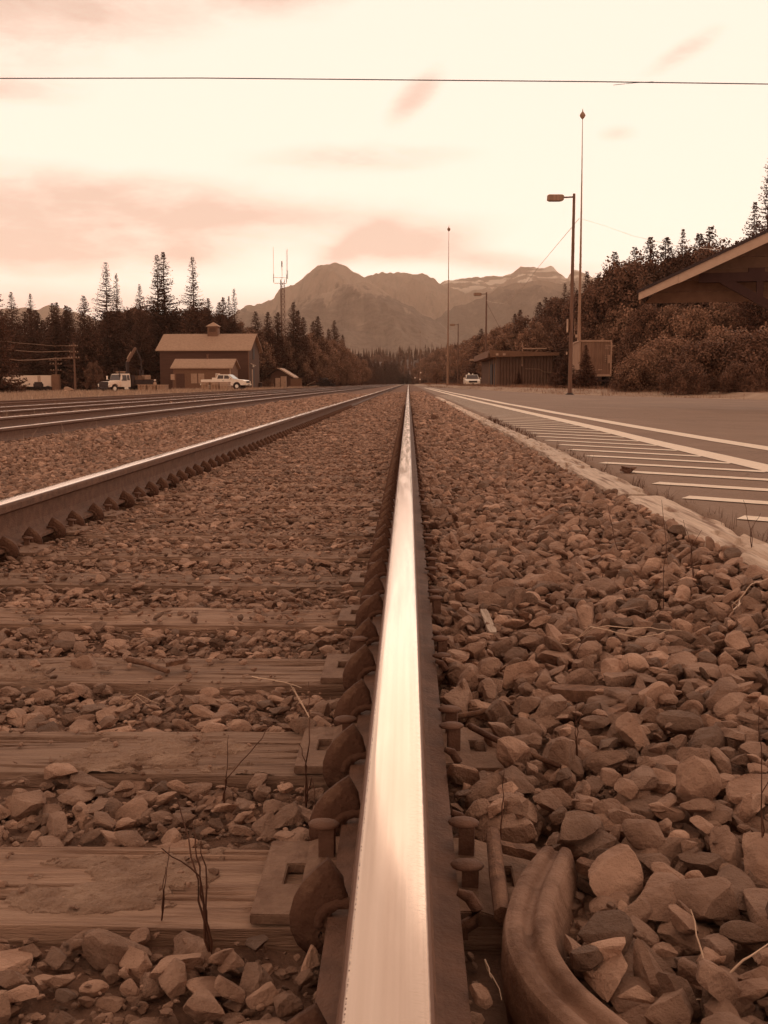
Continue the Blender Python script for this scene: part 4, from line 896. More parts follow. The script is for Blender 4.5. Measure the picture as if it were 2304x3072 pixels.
for yy_ in (.9, 3.2, 9.0): m = MB(); m.box((-.12, yy_, zt_/2), (.1, .14, zt_-.1)); m.build('frame_post', M['mast'], root)

# station roof at the right
D = 28; ec = P(1916, 877, D); X1 = 12.6; slope = .459; L_ = 20
root = empty('station_canopy', (ec.x, D, 0), R(-12.6), 'overhanging station roof with pale barge board at the right edge', 'building')
zE = ec.z; W_ = X1-ec.x; TH = .29; L_ = 1.5
r_ = lambda x: slope*x
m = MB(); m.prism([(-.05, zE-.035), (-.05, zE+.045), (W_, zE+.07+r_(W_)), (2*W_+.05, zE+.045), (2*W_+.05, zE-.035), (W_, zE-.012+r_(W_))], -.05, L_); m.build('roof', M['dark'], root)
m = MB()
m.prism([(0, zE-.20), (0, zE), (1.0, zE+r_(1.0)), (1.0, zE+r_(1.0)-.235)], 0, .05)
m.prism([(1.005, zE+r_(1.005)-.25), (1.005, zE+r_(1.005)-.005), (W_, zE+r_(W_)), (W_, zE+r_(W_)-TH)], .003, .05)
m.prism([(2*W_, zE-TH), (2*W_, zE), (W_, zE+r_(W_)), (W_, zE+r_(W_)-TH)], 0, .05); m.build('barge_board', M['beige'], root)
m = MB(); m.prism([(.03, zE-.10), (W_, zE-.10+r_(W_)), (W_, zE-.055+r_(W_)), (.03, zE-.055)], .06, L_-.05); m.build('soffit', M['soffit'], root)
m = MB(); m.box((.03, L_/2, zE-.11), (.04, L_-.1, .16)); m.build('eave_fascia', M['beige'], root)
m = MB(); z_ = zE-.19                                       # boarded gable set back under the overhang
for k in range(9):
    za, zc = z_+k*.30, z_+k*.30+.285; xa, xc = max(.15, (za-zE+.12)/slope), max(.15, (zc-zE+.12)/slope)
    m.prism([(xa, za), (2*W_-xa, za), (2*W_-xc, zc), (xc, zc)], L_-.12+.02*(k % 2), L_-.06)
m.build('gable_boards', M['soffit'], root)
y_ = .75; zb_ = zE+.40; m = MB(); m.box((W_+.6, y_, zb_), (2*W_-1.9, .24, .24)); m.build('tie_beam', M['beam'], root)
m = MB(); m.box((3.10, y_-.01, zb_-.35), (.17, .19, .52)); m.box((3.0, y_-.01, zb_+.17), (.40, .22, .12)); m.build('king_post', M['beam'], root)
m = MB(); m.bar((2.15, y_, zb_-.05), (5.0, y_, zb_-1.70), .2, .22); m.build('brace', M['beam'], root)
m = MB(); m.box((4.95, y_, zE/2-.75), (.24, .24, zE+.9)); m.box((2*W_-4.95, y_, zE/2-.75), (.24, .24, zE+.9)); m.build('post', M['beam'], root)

# ------------------------------------------------------------------ container on a chassis
D = 80; a = P(1741, 1000, D); b = P(1833, 1000, D); W_ = b.x-a.x; zb = P(1741, 1126, D).z; Hc = P(1741, 1023, D).z-zb
gr = gz(a.x, D); root = empty('container', (a.x, D, gr), R(-3.5), 'weathered shipping container with white lettering behind a young spruce', 'container'); z0 = zb-gr
m = MB(); Lc = 6.1
V = []
for k in range(8*4+1):
    t_ = W_*k/32; o_ = (0, 0, .045, .045)[k % 4]; V += [(t_, -o_, z0), (t_, -o_, z0+Hc)]
m.add(V, [(2*k, 2*k+2, 2*k+3, 2*k+1) for k in range(32)], 0)
V = []
for k in range(24*4+1):
    t_ = Lc*k/96; o_ = (0, 0, .04, .04)[k % 4]; V += [(-o_, t_, z0), (-o_, t_, z0+Hc)]
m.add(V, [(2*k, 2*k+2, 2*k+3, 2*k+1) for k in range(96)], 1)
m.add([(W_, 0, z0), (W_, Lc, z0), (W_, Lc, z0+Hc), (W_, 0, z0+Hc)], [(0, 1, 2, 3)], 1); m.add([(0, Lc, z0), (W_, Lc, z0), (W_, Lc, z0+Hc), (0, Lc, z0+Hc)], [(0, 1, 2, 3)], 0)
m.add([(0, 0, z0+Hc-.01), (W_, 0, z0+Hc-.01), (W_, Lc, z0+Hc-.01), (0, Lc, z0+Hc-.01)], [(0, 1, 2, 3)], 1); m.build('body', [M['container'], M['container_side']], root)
m = MB()
for (x_, z_, sx, sz) in ((W_/2, z0+Hc, W_+.12, .13), (W_/2, z0, W_+.12, .16), (-.02, z0+Hc/2, .12, Hc), (W_+.02, z0+Hc/2, .12, Hc)): m.box((x_, -.06, z_), (sx, .12, sz))
m.box((-.06, Lc/2, z0+Hc), (.1, Lc, .13)); m.build('frame', M['container_side'], root)
for xx_ in (W_*.50, W_*.62, W_*.77, W_*.9):
    m = MB(); m.tube([(xx_, -.13, z0+.1), (xx_, -.13, z0+Hc-.1)], .02, 6); m.build('locking_bar', M['container'], root)
m = MB(); m.box((W_*.66, -.13, z0+.42), (.3, .05, .05)); m.build('handle', M['trimw'], root)
def text(s, parent, loc, size, mt, rot=(R(90), 0, 0), name='lettering'):
    cu = bpy.data.curves.new(name, 'FONT'); cu.body = s; cu.size = size; cu.extrude = .004; to = bpy.data.objects.new(name, cu); COL.objects.link(to)
    dg = bpy.context.evaluated_depsgraph_get(); me = bpy.data.meshes.new_from_object(to.evaluated_get(dg)); bpy.data.objects.remove(to)
    me.materials.clear(); me.materials.append(M[mt]); o = bpy.data.objects.new(name, me); COL.objects.link(o); o.parent = parent; o.location = loc; o.rotation_euler = rot; return o
text('OOWR8 0', root, (W_*.80, -.15, z0+Hc*.84), .17, 'trimw'); text('0T01', root, (W_*.81, -.15, z0+Hc*.765), .15, 'trimw')
for k in range(4): text(('MGW', 'TARE', 'NET', 'CU')[k], root, (W_*.80, -.15, z0+Hc*(.57-.058*k)), .085, 'trimw')
m = MB(); m.box((W_*.935, -.135, z0+Hc*.475), (.24, .01, .62)); m.build('data_panel', M['container_side'], root)
m = MB(); m.box((W_/2, Lc/2, z0-.22), (.9, Lc+.4, .25)); m.box((W_/2, .3, z0-.4), (W_, .15, .15)); ch = m.build('chassis', M['dark'], root)
for yy_ in (1.0, 2.3):
    for xx_ in (.15, W_-.15): m = MB(); m.tube([(xx_-.14, yy_, .5), (xx_+.14, yy_, .5)], .5, 16); m.build('wheel', M['rubber'], ch)

# white trailer at far left
D = 165; a = P(28, 1160, D); b = P(157, 1160, D); W_ = b.x-a.x; gr = gz(a.x, D); zt_ = P(28, 1126, D).z-gr; zl = P(28, 1160, D).z-gr
root = empty('box_trailer', (a.x, D, gr), 0, 'long white box trailer parked at the far left below the wires', 'trailer')
m = MB(); m.box((W_/2-.5, 1.3, (zt_+zl)/2), (W_+1.4, 2.6, zt_-zl)); m.build('box_body', M['trailer'], root, bevel=.03)
for x_ in (W_*.68, W_*.72, W_*.985): m = MB(); m.box((x_, -.03, (zt_+zl)/2), (.12, .06, zt_-zl-.1)); m.build('seam_post', M['mast'], root)
m = MB(); m.box((W_+.66, .0, zt_/2+.1), (1.15, .8, zt_+.1)); m.build('end_panel', M['shed_wall'], root)
m = MB(); m.box((W_/2, 1.3, zl-.12), (W_, 1.2, .24)); ch = m.build('chassis', M['dark'], root)
for x_ in (W_*.22, W_*.33, W_*.9): m = MB(); m.tube([(x_, .0, .5), (x_, .3, .5)], .5, 14); m.build('wheel', M['rubber'], ch)
p = P(115, 1153, 161); m = MB(); m.box((0, 0, .55), (1.3, .9, .5)); m.box((0, 0, .9), (1.0, .8, .25)); m.box((-.4, 0, .15), (.12, .8, .3)); m.box((.4, 0, .15), (.12, .8, .3)); tag(m.build('metal_bin', M['dark'], None, (p.x, 161, gz(p.x, 161)+.5), bevel=.03), 'small dark bin in front of the white trailer seam', 'bin')

# ------------------------------------------------------------------ vehicles
def wheel(parent, x, y, z, r_, s=1, wd=.24, rim='chrome'):
    m = MB(); y0, y1 = y-wd/2, y+wd/2
    n = 20; prof_ = [(r_*.72, y0), (r_*.96, y0+.02), (r_, y0+.06), (r_, y1-.06), (r_*.96, y1-.02), (r_*.72, y1)]
    V = [(x+a*math.cos(2*math.pi*k/n), b_, z+a*math.sin(2*math.pi*k/n)) for a, b_ in prof_ for k in range(n)]; F_ = [(i*n+k, i*n+(k+1) % n, (i+1)*n+(k+1) % n, (i+1)*n+k) for i in range(5) for k in range(n)]
    m.add(V, F_, 0, True); m.add(V[:n], [tuple(range(n))]); m.add(V[-n:], [tuple(range(n))]); w_ = m.build('wheel', M['rubber'], parent)
    m = MB(); ys_ = y+s*(wd/2+.01); m.tube([(x, y, z), (x, ys_, z)], r_*.55, 12); m.tube([(x, ys_-.01*s, z), (x, ys_+.02*s, z)], r_*.18, 8); m.build('rim', M[rim], w_)
def pickup(loc, rz, label, beacon=False, rack=False):
    root = empty('pickup_truck', loc, rz, label, 'pickup truck'); m = MB()
    def side(x, arch=True): return x
    low = [(-2.9, .62), (-2.95, .72), (-2.95, 1.22), (-.95, 1.24), (-.95, 1.28), (1.35, 1.26), (1.9, 1.22), (2.6, 1.14), (2.85, 1.02), (2.93, .85), (2.93, .55), (2.42, .50)]
    arch = lambda cx: [(cx+.50*math.cos(t_), .42+.50*math.sin(t_)) for t_ in np.linspace(.2, math.pi-.2, 9)]
    prof_ = low+[(2.38, .52)]+arch(1.82)+[(1.28, .48), (-1.30, .50)]+arch(-1.85)+[(-2.38, .55)]
    m.prism(prof_, -.97, .97); body = m.build('body', M['white'], root, bevel=.02)
    m = MB(); B = [(-.95, 1.24), (1.38, 1.24), (.62, 1.84), (-.78, 1.86)]; wb, wt = .93, .76
    V = [(x, -(wb if z < 1.5 else wt), z) for x, z in B]+[(x, (wb if z < 1.5 else wt), z) for x, z in B]
    m.add(V, [(0, 1, 2, 3), (7, 6, 5, 4), (0, 4, 5, 1), (1, 5, 6, 2), (2, 6, 7, 3), (3, 7, 4, 0)]); m.build('cab', M['white'], root, bevel=.03)
    yy = lambda z: wb+(wt-wb)*(z-1.24)/.6+.008
    for s in (-1, 1):
        for q in ([(-.78, 1.31), (.02, 1.31), (.02, 1.74), (-.68, 1.76)], [(.12, 1.31), (1.10, 1.31), (.60, 1.72), (.12, 1.74)]):
            m = MB(); V = [(x, s*yy(z), z) for x, z in q]+[(x, s*(yy(z)-.02), z) for x, z in q]; m.add(V, [(0, 1, 2, 3), (7, 6, 5, 4), (0, 4, 5, 1), (1, 5, 6, 2), (2, 6, 7, 3), (3, 7, 4, 0)]); m.build('side_window', M['glass'], root)
        m = MB(); m.box((2.90, s*.74, .92), (.10, .34, .20)); m.build('headlight', M['chrome'], root)
        m = MB(); m.box((-2.95, s*.86, .98), (.06, .16, .34)); m.build('tail_light', M['rust'], root)
        m = MB(); m.box((.95, s*1.08, 1.36), (.12, .2, .22)); m.build('mirror', M['white'], root)
        m = MB(); m.box((.0, s*.975, 1.10), (.18, .03, .03)); m.box((.05, s*.972, .9), (.012, .006, .7)); m.build('door_handle', M['dark'], root)
        for x in (1.82, -1.85):
            m = MB(); m.tube([(x, s*.70, .42), (x, s*.96, .42)], .49, 16); m.build('wheel_well', M['dark'], root); wheel(root, x, s*.86, .40, .40, s)
    m = MB(); V = [(1.34, -.82, 1.30), (1.34, .82, 1.30), (.69, .70, 1.80), (.69, -.70, 1.80)]; n_ = Vector((.61, 0, .78))*.012; m.add([Vector(v)+n_ for v in V]+[Vector(v)-n_ for v in V], [(0, 1, 2, 3), (7, 6, 5, 4), (0, 4, 5, 1), (1, 5, 6, 2), (2, 6, 7, 3), (3, 7, 4, 0)]); m.build('windscreen', M['glass'], root)
    m = MB(); m.box((2.93, 0, .92), (.06, 1.1, .24)); m.build('grille', M['dark'], root)
    m = MB(); m.box((2.98, 0, .60), (.16, 1.9, .20)); m.box((-3.0, 0, .62), (.16, 1.8, .18)); m.build('bumper', M['chrome'], root, bevel=.02)
    m = MB(); m.box((3.07, 0, .62), (.01, .32, .15)); m.build('number_plate', M['dark'], root)
    if beacon:
        m = MB(); m.lathe([(.14, 0), (.13, .14), (.09, .2), (.02, .23)], (.2, -.4, 1.86)); m.build('beacon', M['chrome'], root)
        m = MB(); m.box((.2, .1, 1.93), (.16, .16, .16)); m.build('beacon', M['chrome'], root)
    if rack:
        m = MB(); m.box((-1.25, 0, 1.34), (.5, 1.7, .22)); m.build('tool_box', M['white'], root, bevel=.02)
        m = MB(); m.bar((-1.05, -.6, 1.24), (-1.05, -.6, 1.95), .07); m.bar((-1.05, .6, 1.24), (-1.05, .6, 1.95), .07); m.bar((-1.05, -.6, 1.93), (-1.05, .6, 1.93), .07); m.build('headache_rack', M['white'], root)
    return root
p = P(678, 1166, 130); r = pickup((p.x, 130, P(678, 1168, 130).z), R(-12), 'white crew cab pickup parked side on before the low shed', rack=True)
p = P(1419, 1172, 138); r = pickup((p.x, 141, P(1419, 1166, 138).z), R(-90), 'white truck with roof beacons facing the lens beside the metal shed', beacon=True)

# crane truck
b = P(355, 1177, 138); root = empty('crane_truck', (b.x, 140, b.z), R(237), 'white cab work truck with dark flat bed and folded loader crane', 'truck')
m = MB(); m.prism([(1.15, .75), (1.15, 1.5), (2.9, 1.42), (3.15, 1.25), (3.2, .7), (2.9, .62), (2.75, .95), (2.45, 1.12), (2.05, 1.12), (1.75, .95), (1.62, .7)], -.95, .95); m.build('hood', M['white'], root, bevel=.05)
m = MB(); V = [(-.55, -1.12, .7), (1.25, -1.12, .7), (1.25, -1.12, 1.55), (.95, -1.0, 2.45), (-.5, -1.0, 2.5), (-.55, -1.12, 1.55)]; V += [(a_, -b_, c_) for a_, b_, c_ in V]
m.add(V, [(0, 1, 2, 3, 4, 5), (11, 10, 9, 8, 7, 6)]+[(k, k+6, (k+1) % 6+6, (k+1) % 6) for k in range(6)]); m.build('cab', M['white'], root, bevel=.05)
m = MB(); m.add([(1.27, -1.0, 1.62), (1.27, 1.0, 1.62), (1.0, .9, 2.36), (1.0, -.9, 2.36), (1.22, -1.0, 1.6), (1.22, 1.0, 1.6), (.95, .9, 2.34), (.95, -.9, 2.34)], [(0, 1, 2, 3), (7, 6, 5, 4), (0, 4, 5, 1), (1, 5, 6, 2), (2, 6, 7, 3), (3, 7, 4, 0)]); m.build('windscreen', M['glass'], root)
m = MB(); m.box((3.19, 0, 1.04), (.10, 1.72, .74)); m.build('grille', M['dark'], root)
m = MB(); m.box((3.28, 0, .52), (.24, 2.2, .26)); m.build('bumper', M['dark'], root, bevel=.03)
for s in (-1, 1):
    m = MB(); m.prism([(1.55, .72), (1.72, 1.05), (2.0, 1.28), (2.5, 1.28), (2.85, 1.12), (3.12, 1.08), (3.16, .72), (2.85, .70), (2.7, .98), (2.4, 1.12), (2.1, 1.12), (1.8, .95), (1.7, .7)], s*.93, s*1.18) ; m.build('fender', M['white'], root, bevel=.03)
    m = MB(); m.lathe([(.13, 0), (.15, .05), (.1, .08)], (0, 0, 0), 10); o = m.build('headlight', M['chrome'], root, (3.15, s*1.0, .98)); o.rotation_euler = (0, R(90), 0)
    for q in ([(-.38, 1.62), (.05, 1.62), (.05, 2.3), (-.35, 2.3)], [(.15, 1.55), (1.05, 1.55), (.88, 2.3), (.15, 2.3)]):
        yf = lambda z: 1.12-.12*(z-1.55)/.9+.012
        m = MB(); m.add([(x, s*yf(z), z) for x, z in q]+[(x, s*(yf(z)-.03), z) for x, z in q], [(0, 1, 2, 3), (7, 6, 5, 4), (0, 4, 5, 1), (1, 5, 6, 2), (2, 6, 7, 3), (3, 7, 4, 0)]); m.build('side_window', M['glass'], root)
    m = MB(); m.box((1.35, s*1.42, 1.95), (.10, .24, .5)); m.bar((1.3, s*1.1, 1.7), (1.35, s*1.42, 1.75), .03); m.build('mirror', M['white'], root)
    wheel(root, 2.28, s*.98, .5, .5, s, .3); wheel(root, -2.8, s*.95, .5, .5, s, .5); wheel(root, -3.95, s*.95, .5, .5, s, .5)
    m = MB(); m.box((.3, s*1.14, .55), (.55, .2, .3)); m.build('step', M['chrome'], root)
m = MB(); m.tube([(1.1, .75, 1.4), (1.1, .75, 3.0)], .06, 8); m.build('snorkel', M['dark'], root)
m = MB(); m.box((.2, 0, 2.72), (.12, 1.9, .10)); m.bar((.2, -.7, 2.45), (.2, -.7, 2.7), .05); m.bar((.2, .7, 2.45), (.2, .7, 2.7), .05); m.build('light_bar', M['trimw'], root)
m = MB(); m.box((-2.3, 0, .75), (6.2, .8, .28)); m.build('chassis', M['dark'], root)
m = MB(); m.box((-1.0, 0, 1.55), (.6, 2.2, 1.5)); m.build('crane_base', M['dark'], root, bevel=.03)
m = MB(); m.box((-3.2, 0, 1.05), (3.9, 2.4, .14)); m.box((-3.2, 1.19, 1.4), (3.9, .06, .62)); m.box((-3.2, -1.19, 1.4), (3.9, .06, .62)); m.box((-5.13, 0, 1.4), (.06, 2.3, .62)); bed = m.build('flat_bed', M['dark'], root)
for s in (-1, 1): m = MB(); m.box((-3.2, s*1.23, 1.73), (3.95, .05, .06)); m.box((-3.2, s*1.23, 1.03), (3.95, .05, .07)); m.build('side_rail', M['shed_wall'], bed)
# the crane folds up behind the cab, crosses to a grapple over the bed
cr = []
m = MB(); m.tube([(-1.0, 0, 2.2), (-1.0, 0, 4.1)], .20, 8); m.build('crane_column', M['dark'], root)
m = MB(); m.bar((-1.0, 0, 4.0), (-2.55, 0, 6.0), .26, .30); bo = m.build('crane_boom', M['pole'], root)
m = MB(); m.tube([(-1.15, -.2, 4.5), (-1.9, -.2, 5.45)], .07, 8); m.build('hydraulic_ram', M['trimw'], bo)
m = MB(); m.bar((-2.5, 0, 6.05), (-3.5, 0, 4.3), .22, .24); m.build('crane_jib', M['dark'], root)
m = MB(); m.tube([(-3.5, 0, 4.3), (-3.5, 0, 2.9)], .09, 8); m.bar((-3.85, 0, 3.0), (-3.15, 0, 3.0), .14); m.bar((-3.8, 0, 3.0), (-3.7, 0, 1.9), .2); m.bar((-3.2, 0, 3.0), (-3.3, 0, 1.9), .2); m.build('grapple', M['dark'], root)
m = MB(); m.box((-3.9, .3, 1.95), (1.1, 1.0, .75)); m.build('load_box', M['roof'], root, bevel=.02); m = MB(); m.box((-2.6, .2, 1.9), (.9, 1.0, .7)); m.build('load_box', M['shed_wall'], root, bevel=.02)

# stacks of bundled ties / pallets in front of the trucks
def stack(px0, px1, y0_, y1_, D, label, light_side=True):
    a = P(px0, y1_, D); b_ = P(px1, y1_, D); H = P(px0, y0_, D).z-a.z; root = empty('pallet_stack', ((a.x+b_.x)/2, D, a.z), R(-3), label, 'pallet stack', 'low stacks of bundled goods in the grass'); W_ = b_.x-a.x
    n = 3; w_ = W_/n
    for i in range(n):
        m = MB()
        for j in range(5):
            for k in range(3): m.box((-W_/2+w_*(i+.5), -.5+k*.5, H*(j+.5)/5), (w_-.12, .42, H/5-.03))
        m.build('bundle', M['grassland' if i < 2 else 'roof'], root)
        for s in (-.3, .0, .3): m = MB(); m.box((-W_/2+w_*(i+.5)+s*w_, -.74, H/2), (.05, .03, H)); m.build('strap', M['trimw'], root)
    m = MB(); m.box((0, 0, H+.02), (W_, 1.4, .05)); m.build('cover', M['roof'], root)
stack(417, 503, 1155, 1177, 128, 'low strapped stack behind the crane truck, right of its bed'); stack(606, 690, 1147, 1170, 122, 'low strapped stack hiding the back half of the white pickup')
p = P(541, 1172, 125); m = MB()
for k in range(14): q = Vector((random.uniform(-.6, .6), random.uniform(-.3, .3), random.uniform(.05, .2))); m.bar(q, q+Vector((random.uniform(.3, .7), random.uniform(-.3, .3), random.uniform(-.05, .1))), .09)
tag(m.build('scrap_pile', M['trimw'], None, (p.x, 125, p.z)), 'small pale pile of scrap boards in the grass before the shed', 'scrap pile')
for k, (px, py, s_) in enumerate([(205, 1168, .8), (197, 1178, .7)]):
    p = P(px, py, 140-25*k); V = rock_shape(IC2, 300+k, 9, .2)*np.array([s_, s_*.8, s_*.5]); o = np_mesh('boulder', V, FI2, 3, M['roof'], tone=np.full(len(V), .5)); o.location = (p.x, 140-25*k, p.z); tag(o, ['pale boulder in the grass left of the crane truck', 'lower flatter boulder nearer the tracks left of the crane truck'][k], 'boulder')
# brush pile
p = P(975, 1158, 196); m = MB()
for k in range(420):
    a_ = random.uniform(0, 6.28); r_ = random.random()**.6; c_ = Vector((2.4*r_*math.cos(a_), 1.2*r_*math.sin(a_), random.uniform(0, 1.9*(1-r_**1.5)))); d = Vector((random.gauss(0, 1), random.gauss(0, 1), random.gauss(0, .5))).normalized()*random.uniform(.3, .8); m.bar(c_-d, c_+d, .06)
o = m.build('brush_pile', M['dark'], None, (p.x, 196, gz(p.x, 196)-.1)); tag(o, 'dark heap of brushwood beyond the hut beside the far track', 'brush pile'); m = MB(); m.bar((-3.4, -.5, .5), (-1.8, -.3, 1.25), .3, .06); m.bar((-3.0, -.7, .1), (-1.0, -.6, .5), .12); m.build('board', M['trimw'], o)
for k, (px, py, s_) in enumerate([(1011+0, 1127, .1)]): pass

# distant signals near the vanishing point
for k, (px, py) in enumerate([(1245, 1133.5), (1260, 1138), (1262, 1118)]):
    p = P(px, py, 300); zb = gz(p.x, 300); root = empty('signal_post', (p.x, 300, zb), 0, ['leftmost tiny signal with a bright disc near the vanishing point', 'bright low signal right of the vanishing point', 'highest of the tiny signals near the vanishing point'][k], 'signal', 'signals near the vanishing point')
    H = p.z-zb; m = MB(); m.tube([(0, 0, 0), (0, 0, H)], .08, 6); m.build('post', M['pole'], root); m = MB(); m.tube([(0, -.05, H), (0, -.2, H)], .22, 10); m.build('disc', M['white'], root)

# ------------------------------------------------------------------ worker behind the stack
def person(loc, rz, label):
    me = bpy.data.meshes.new('person'); 
    J = [((0, 0, .95), .15), ((0, 0, 1.15), .145), ((0, .0, 1.36), .17), ((0, 0, 1.48), .07), ((0, .01, 1.56), .06), ((0, .02, 1.66), .095), ((0, .02, 1.74), .085),
         ((-.19, 0, 1.42), .07), ((-.26, .02, 1.15), .05), ((-.22, .20, .98), .038), ((-.20, .27, .95), .035), ((.19, 0, 1.42), .07), ((.26, .02, 1.15), .05), ((.22, .20, .98), .038), ((.20, .27, .95), .035),
         ((-.10, 0, .86), .10), ((-.12, .02, .50), .065), ((-.12, 0, .10), .045), ((-.12, .16, .04), .04), ((.10, 0, .86), .10), ((.12, .02, .50), .065), ((.12, 0, .10), .045), ((.12, .16, .04), .04)]
    E = [(0, 1), (1, 2), (2, 3), (3, 4), (4, 5), (5, 6), (2, 7), (7, 8), (8, 9), (9, 10), (2, 11), (11, 12), (12, 13), (13, 14), (0, 15), (15, 16), (16, 17), (17, 18), (0, 19), (19, 20), (20, 21), (21, 22)]
    me.from_pydata([j[0] for j in J], E, []); o = bpy.data.objects.new('person', me); COL.objects.link(o)
    sk = o.modifiers.new('skin', 'SKIN'); o.modifiers.new('sub', 'SUBSURF').levels = 1
    for v, j in zip(me.skin_vertices[0].data, J): v.radius = (j[1], j[1]*.85)
    me.skin_vertices[0].data[0].use_root = True
    dg = bpy.context.evaluated_depsgraph_get(); m2 = bpy.data.meshes.new_from_object(o.evaluated_get(dg)); bpy.data.objects.remove(o)
    m2.materials.clear(); m2.materials.append(M['cloth']); m2.materials.append(M['skin'])
    for pl in m2.polygons:
        c = pl.center; pl.material_index = 1 if c.z > 1.52 or (c.y > .22 and .9 < c.z < 1.1) else 0; pl.use_smooth = True
    o = bpy.data.objects.new('person', m2); COL.objects.link(o); o.location = loc; o.rotation_euler = (0, 0, rz); tag(o, label, 'person')
    m = MB(); m.lathe([(.155, 1.70), (.16, 1.715), (.125, 1.725), (.12, 1.78), (.09, 1.84), (.02, 1.86)], (0, .02, 0), 14); m.build('hard_hat', M['white'], o)
    m = MB(); V = []
    m.lathe([(.18, .95), (.185, 1.1), (.20, 1.3), (.19, 1.42), (.10, 1.48)], (0, 0, 0), 14); m.v = [(a_*1.05, b_*.8, c_) for a_, b_, c_ in m.v]; m.build('vest', M['trimw'], o)
    m = MB()
    for s in (-1, 1): m.box((s*.035, .112, 1.665), (.022, .012, .012))
    m.build('eye', M['dark'], o); m = MB(); m.prism([(-.015, 1.62), (.015, 1.62), (0, 1.665)], .10, .135); m.build('nose', M['skin'], o)
b = P(466, 1184, 140); person((b.x, 140, P(466, 1138, 140).z-1.86), R(170), 'worker in hard hat and pale vest standing behind the strapped stack')

# ------------------------------------------------------------------ trees
def spruce_mesh(h, wmax, seed, full=.0, ragged=.3, needle=None, dense=1.0, lean=0):
    r = np.random.default_rng(seed); V = []; T = []
    z = h*.05
    while z < h*.995:
        t_ = z/h; nb = int(r.integers(5, 8)*dense)+(1 if t_ < .6 else 0)+1; Lz = wmax*((1-t_)**.88)+.10
        zone = 1+ragged*.5*math.sin(z*.9+seed)
        for _ in range(nb):
            a = r.uniform(0, 2*np.pi); L = Lz*zone*r.uniform(1-ragged, 1.15); droop = r.uniform(.05, .50)*(1-t_)-(.08 if t_ > .9 else 0); n = max(2, int(L/.26))
            s = (np.arange(n)+r.uniform(.2, .9, n))/n; s = s**.85
            cx = np.cos(a)*L*s; cy = np.sin(a)*L*s; cz = z-droop*L*s+.22*L*s**2.6+r.normal(0, .04, n)
            for q in range(4):
                ln = r.uniform(.26, .55, n)*(1.15-.5*s)*(.45+.55*(1-t_)); ang = a+r.normal(0, .8, n); tz = r.normal(-.15, .30, n)
                d = np.stack([np.cos(ang)*ln, np.sin(ang)*ln, tz*ln], -1); w_ = np.stack([-np.sin(ang)*r.uniform(.06, .17, n), np.cos(ang)*r.uniform(.06, .17, n), r.uniform(-.14, .10, n)], -1)*(.5+.5*(1-t_))
                p0 = np.stack([cx, cy, cz], -1)
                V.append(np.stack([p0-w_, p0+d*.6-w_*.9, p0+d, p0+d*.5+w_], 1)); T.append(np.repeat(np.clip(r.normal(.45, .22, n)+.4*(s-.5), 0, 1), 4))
        z += h*.0125*r.uniform(.8, 1.5)*(1.25-.5*t_)
    V = np.concatenate(V).reshape(-1, 3); T = np.concatenate(T); V[:, 0] += lean*(V[:, 2]/h)**2*h
    return V, T
def quads(n): return np.arange(n)
def make_tree(kind, V, T, h, leafm, trunk_r, limbs=None):
    nm, crown = ('spruce_tree', 'crown') if kind == 'spruce' else (('tree', 'crown') if kind == 'tree' else ('bush', 'foliage'))
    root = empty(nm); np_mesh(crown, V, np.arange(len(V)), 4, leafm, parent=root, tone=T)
    m = MB(); m.tube([(0, 0, -.3), (0, 0, h*.3), (0, 0, h*.7), (0, 0, h*.97)], [trunk_r, trunk_r*.75, trunk_r*.4, .03], 7)
    for lb in (limbs or []): m.tube(lb, [trunk_r*.5, trunk_r*.28, .03], 5)
    m.build('trunk', M['bark'], root); return root
def broad_mesh(h, r0, seed, nc=55, leaf=.22, nl=75, base=.12, top=.5):
    r = np.random.default_rng(seed); V = []; T = []; limbs = []
    for k in range(nc):
        u = r.uniform(0, 1)**.8; zz = h*(base+(1-base)*u*.94); rr = r0*math.sqrt(max(.03, math.sin(math.pi*min(.98, (.16+.8*u)))))*(1 if u < top else 1-.35*(u-top)); a = r.uniform(0, 2*np.pi); q = rr*math.sqrt(r.uniform(.1, 1.0))
        c = np.array([q*math.cos(a), q*math.sin(a), zz]); cr_ = r.uniform(.11, .24)*r0*(1.15-.4*u)+.25
        if k % 6 == 0: limbs.append([(0, 0, zz*.35), (c[0]*.5, c[1]*.5, zz*.72), tuple(c)])
        d = r.normal(size=(nl, 3)); d /= np.linalg.norm(d, axis=1)[:, None]; p0 = c+d*cr_*(r.uniform(.35, 1.1, nl)**.7)[:, None]*np.array([1, 1, 1.15]); n1_ = r.normal(size=(nl, 3)); n1_ /= np.linalg.norm(n1_, axis=1)[:, None]
        n2_ = np.cross(n1_, d+.01); n2_ /= np.linalg.norm(n2_, axis=1)[:, None]+1e-6; s = leaf*r.uniform(.6, 1.3, nl)[:, None]
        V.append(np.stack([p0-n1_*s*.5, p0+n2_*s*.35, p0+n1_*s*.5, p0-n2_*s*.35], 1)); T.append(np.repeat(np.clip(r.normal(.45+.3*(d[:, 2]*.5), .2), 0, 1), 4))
    return np.concatenate(V).reshape(-1, 3), np.concatenate(T), limbs
SP = []
for k, (h, wm, rg, fl) in enumerate([(25, 6.2, .30, .3), (25, 5.2, .35, .2), (20, 5.6, .25, .6), (16, 4.8, .25, .8), (14, 3.8, .30, .4), (22, 5.0, .45, .2), (10, 3.4, .2, 1)]):
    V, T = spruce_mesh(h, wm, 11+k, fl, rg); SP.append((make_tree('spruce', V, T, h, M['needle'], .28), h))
BR = []
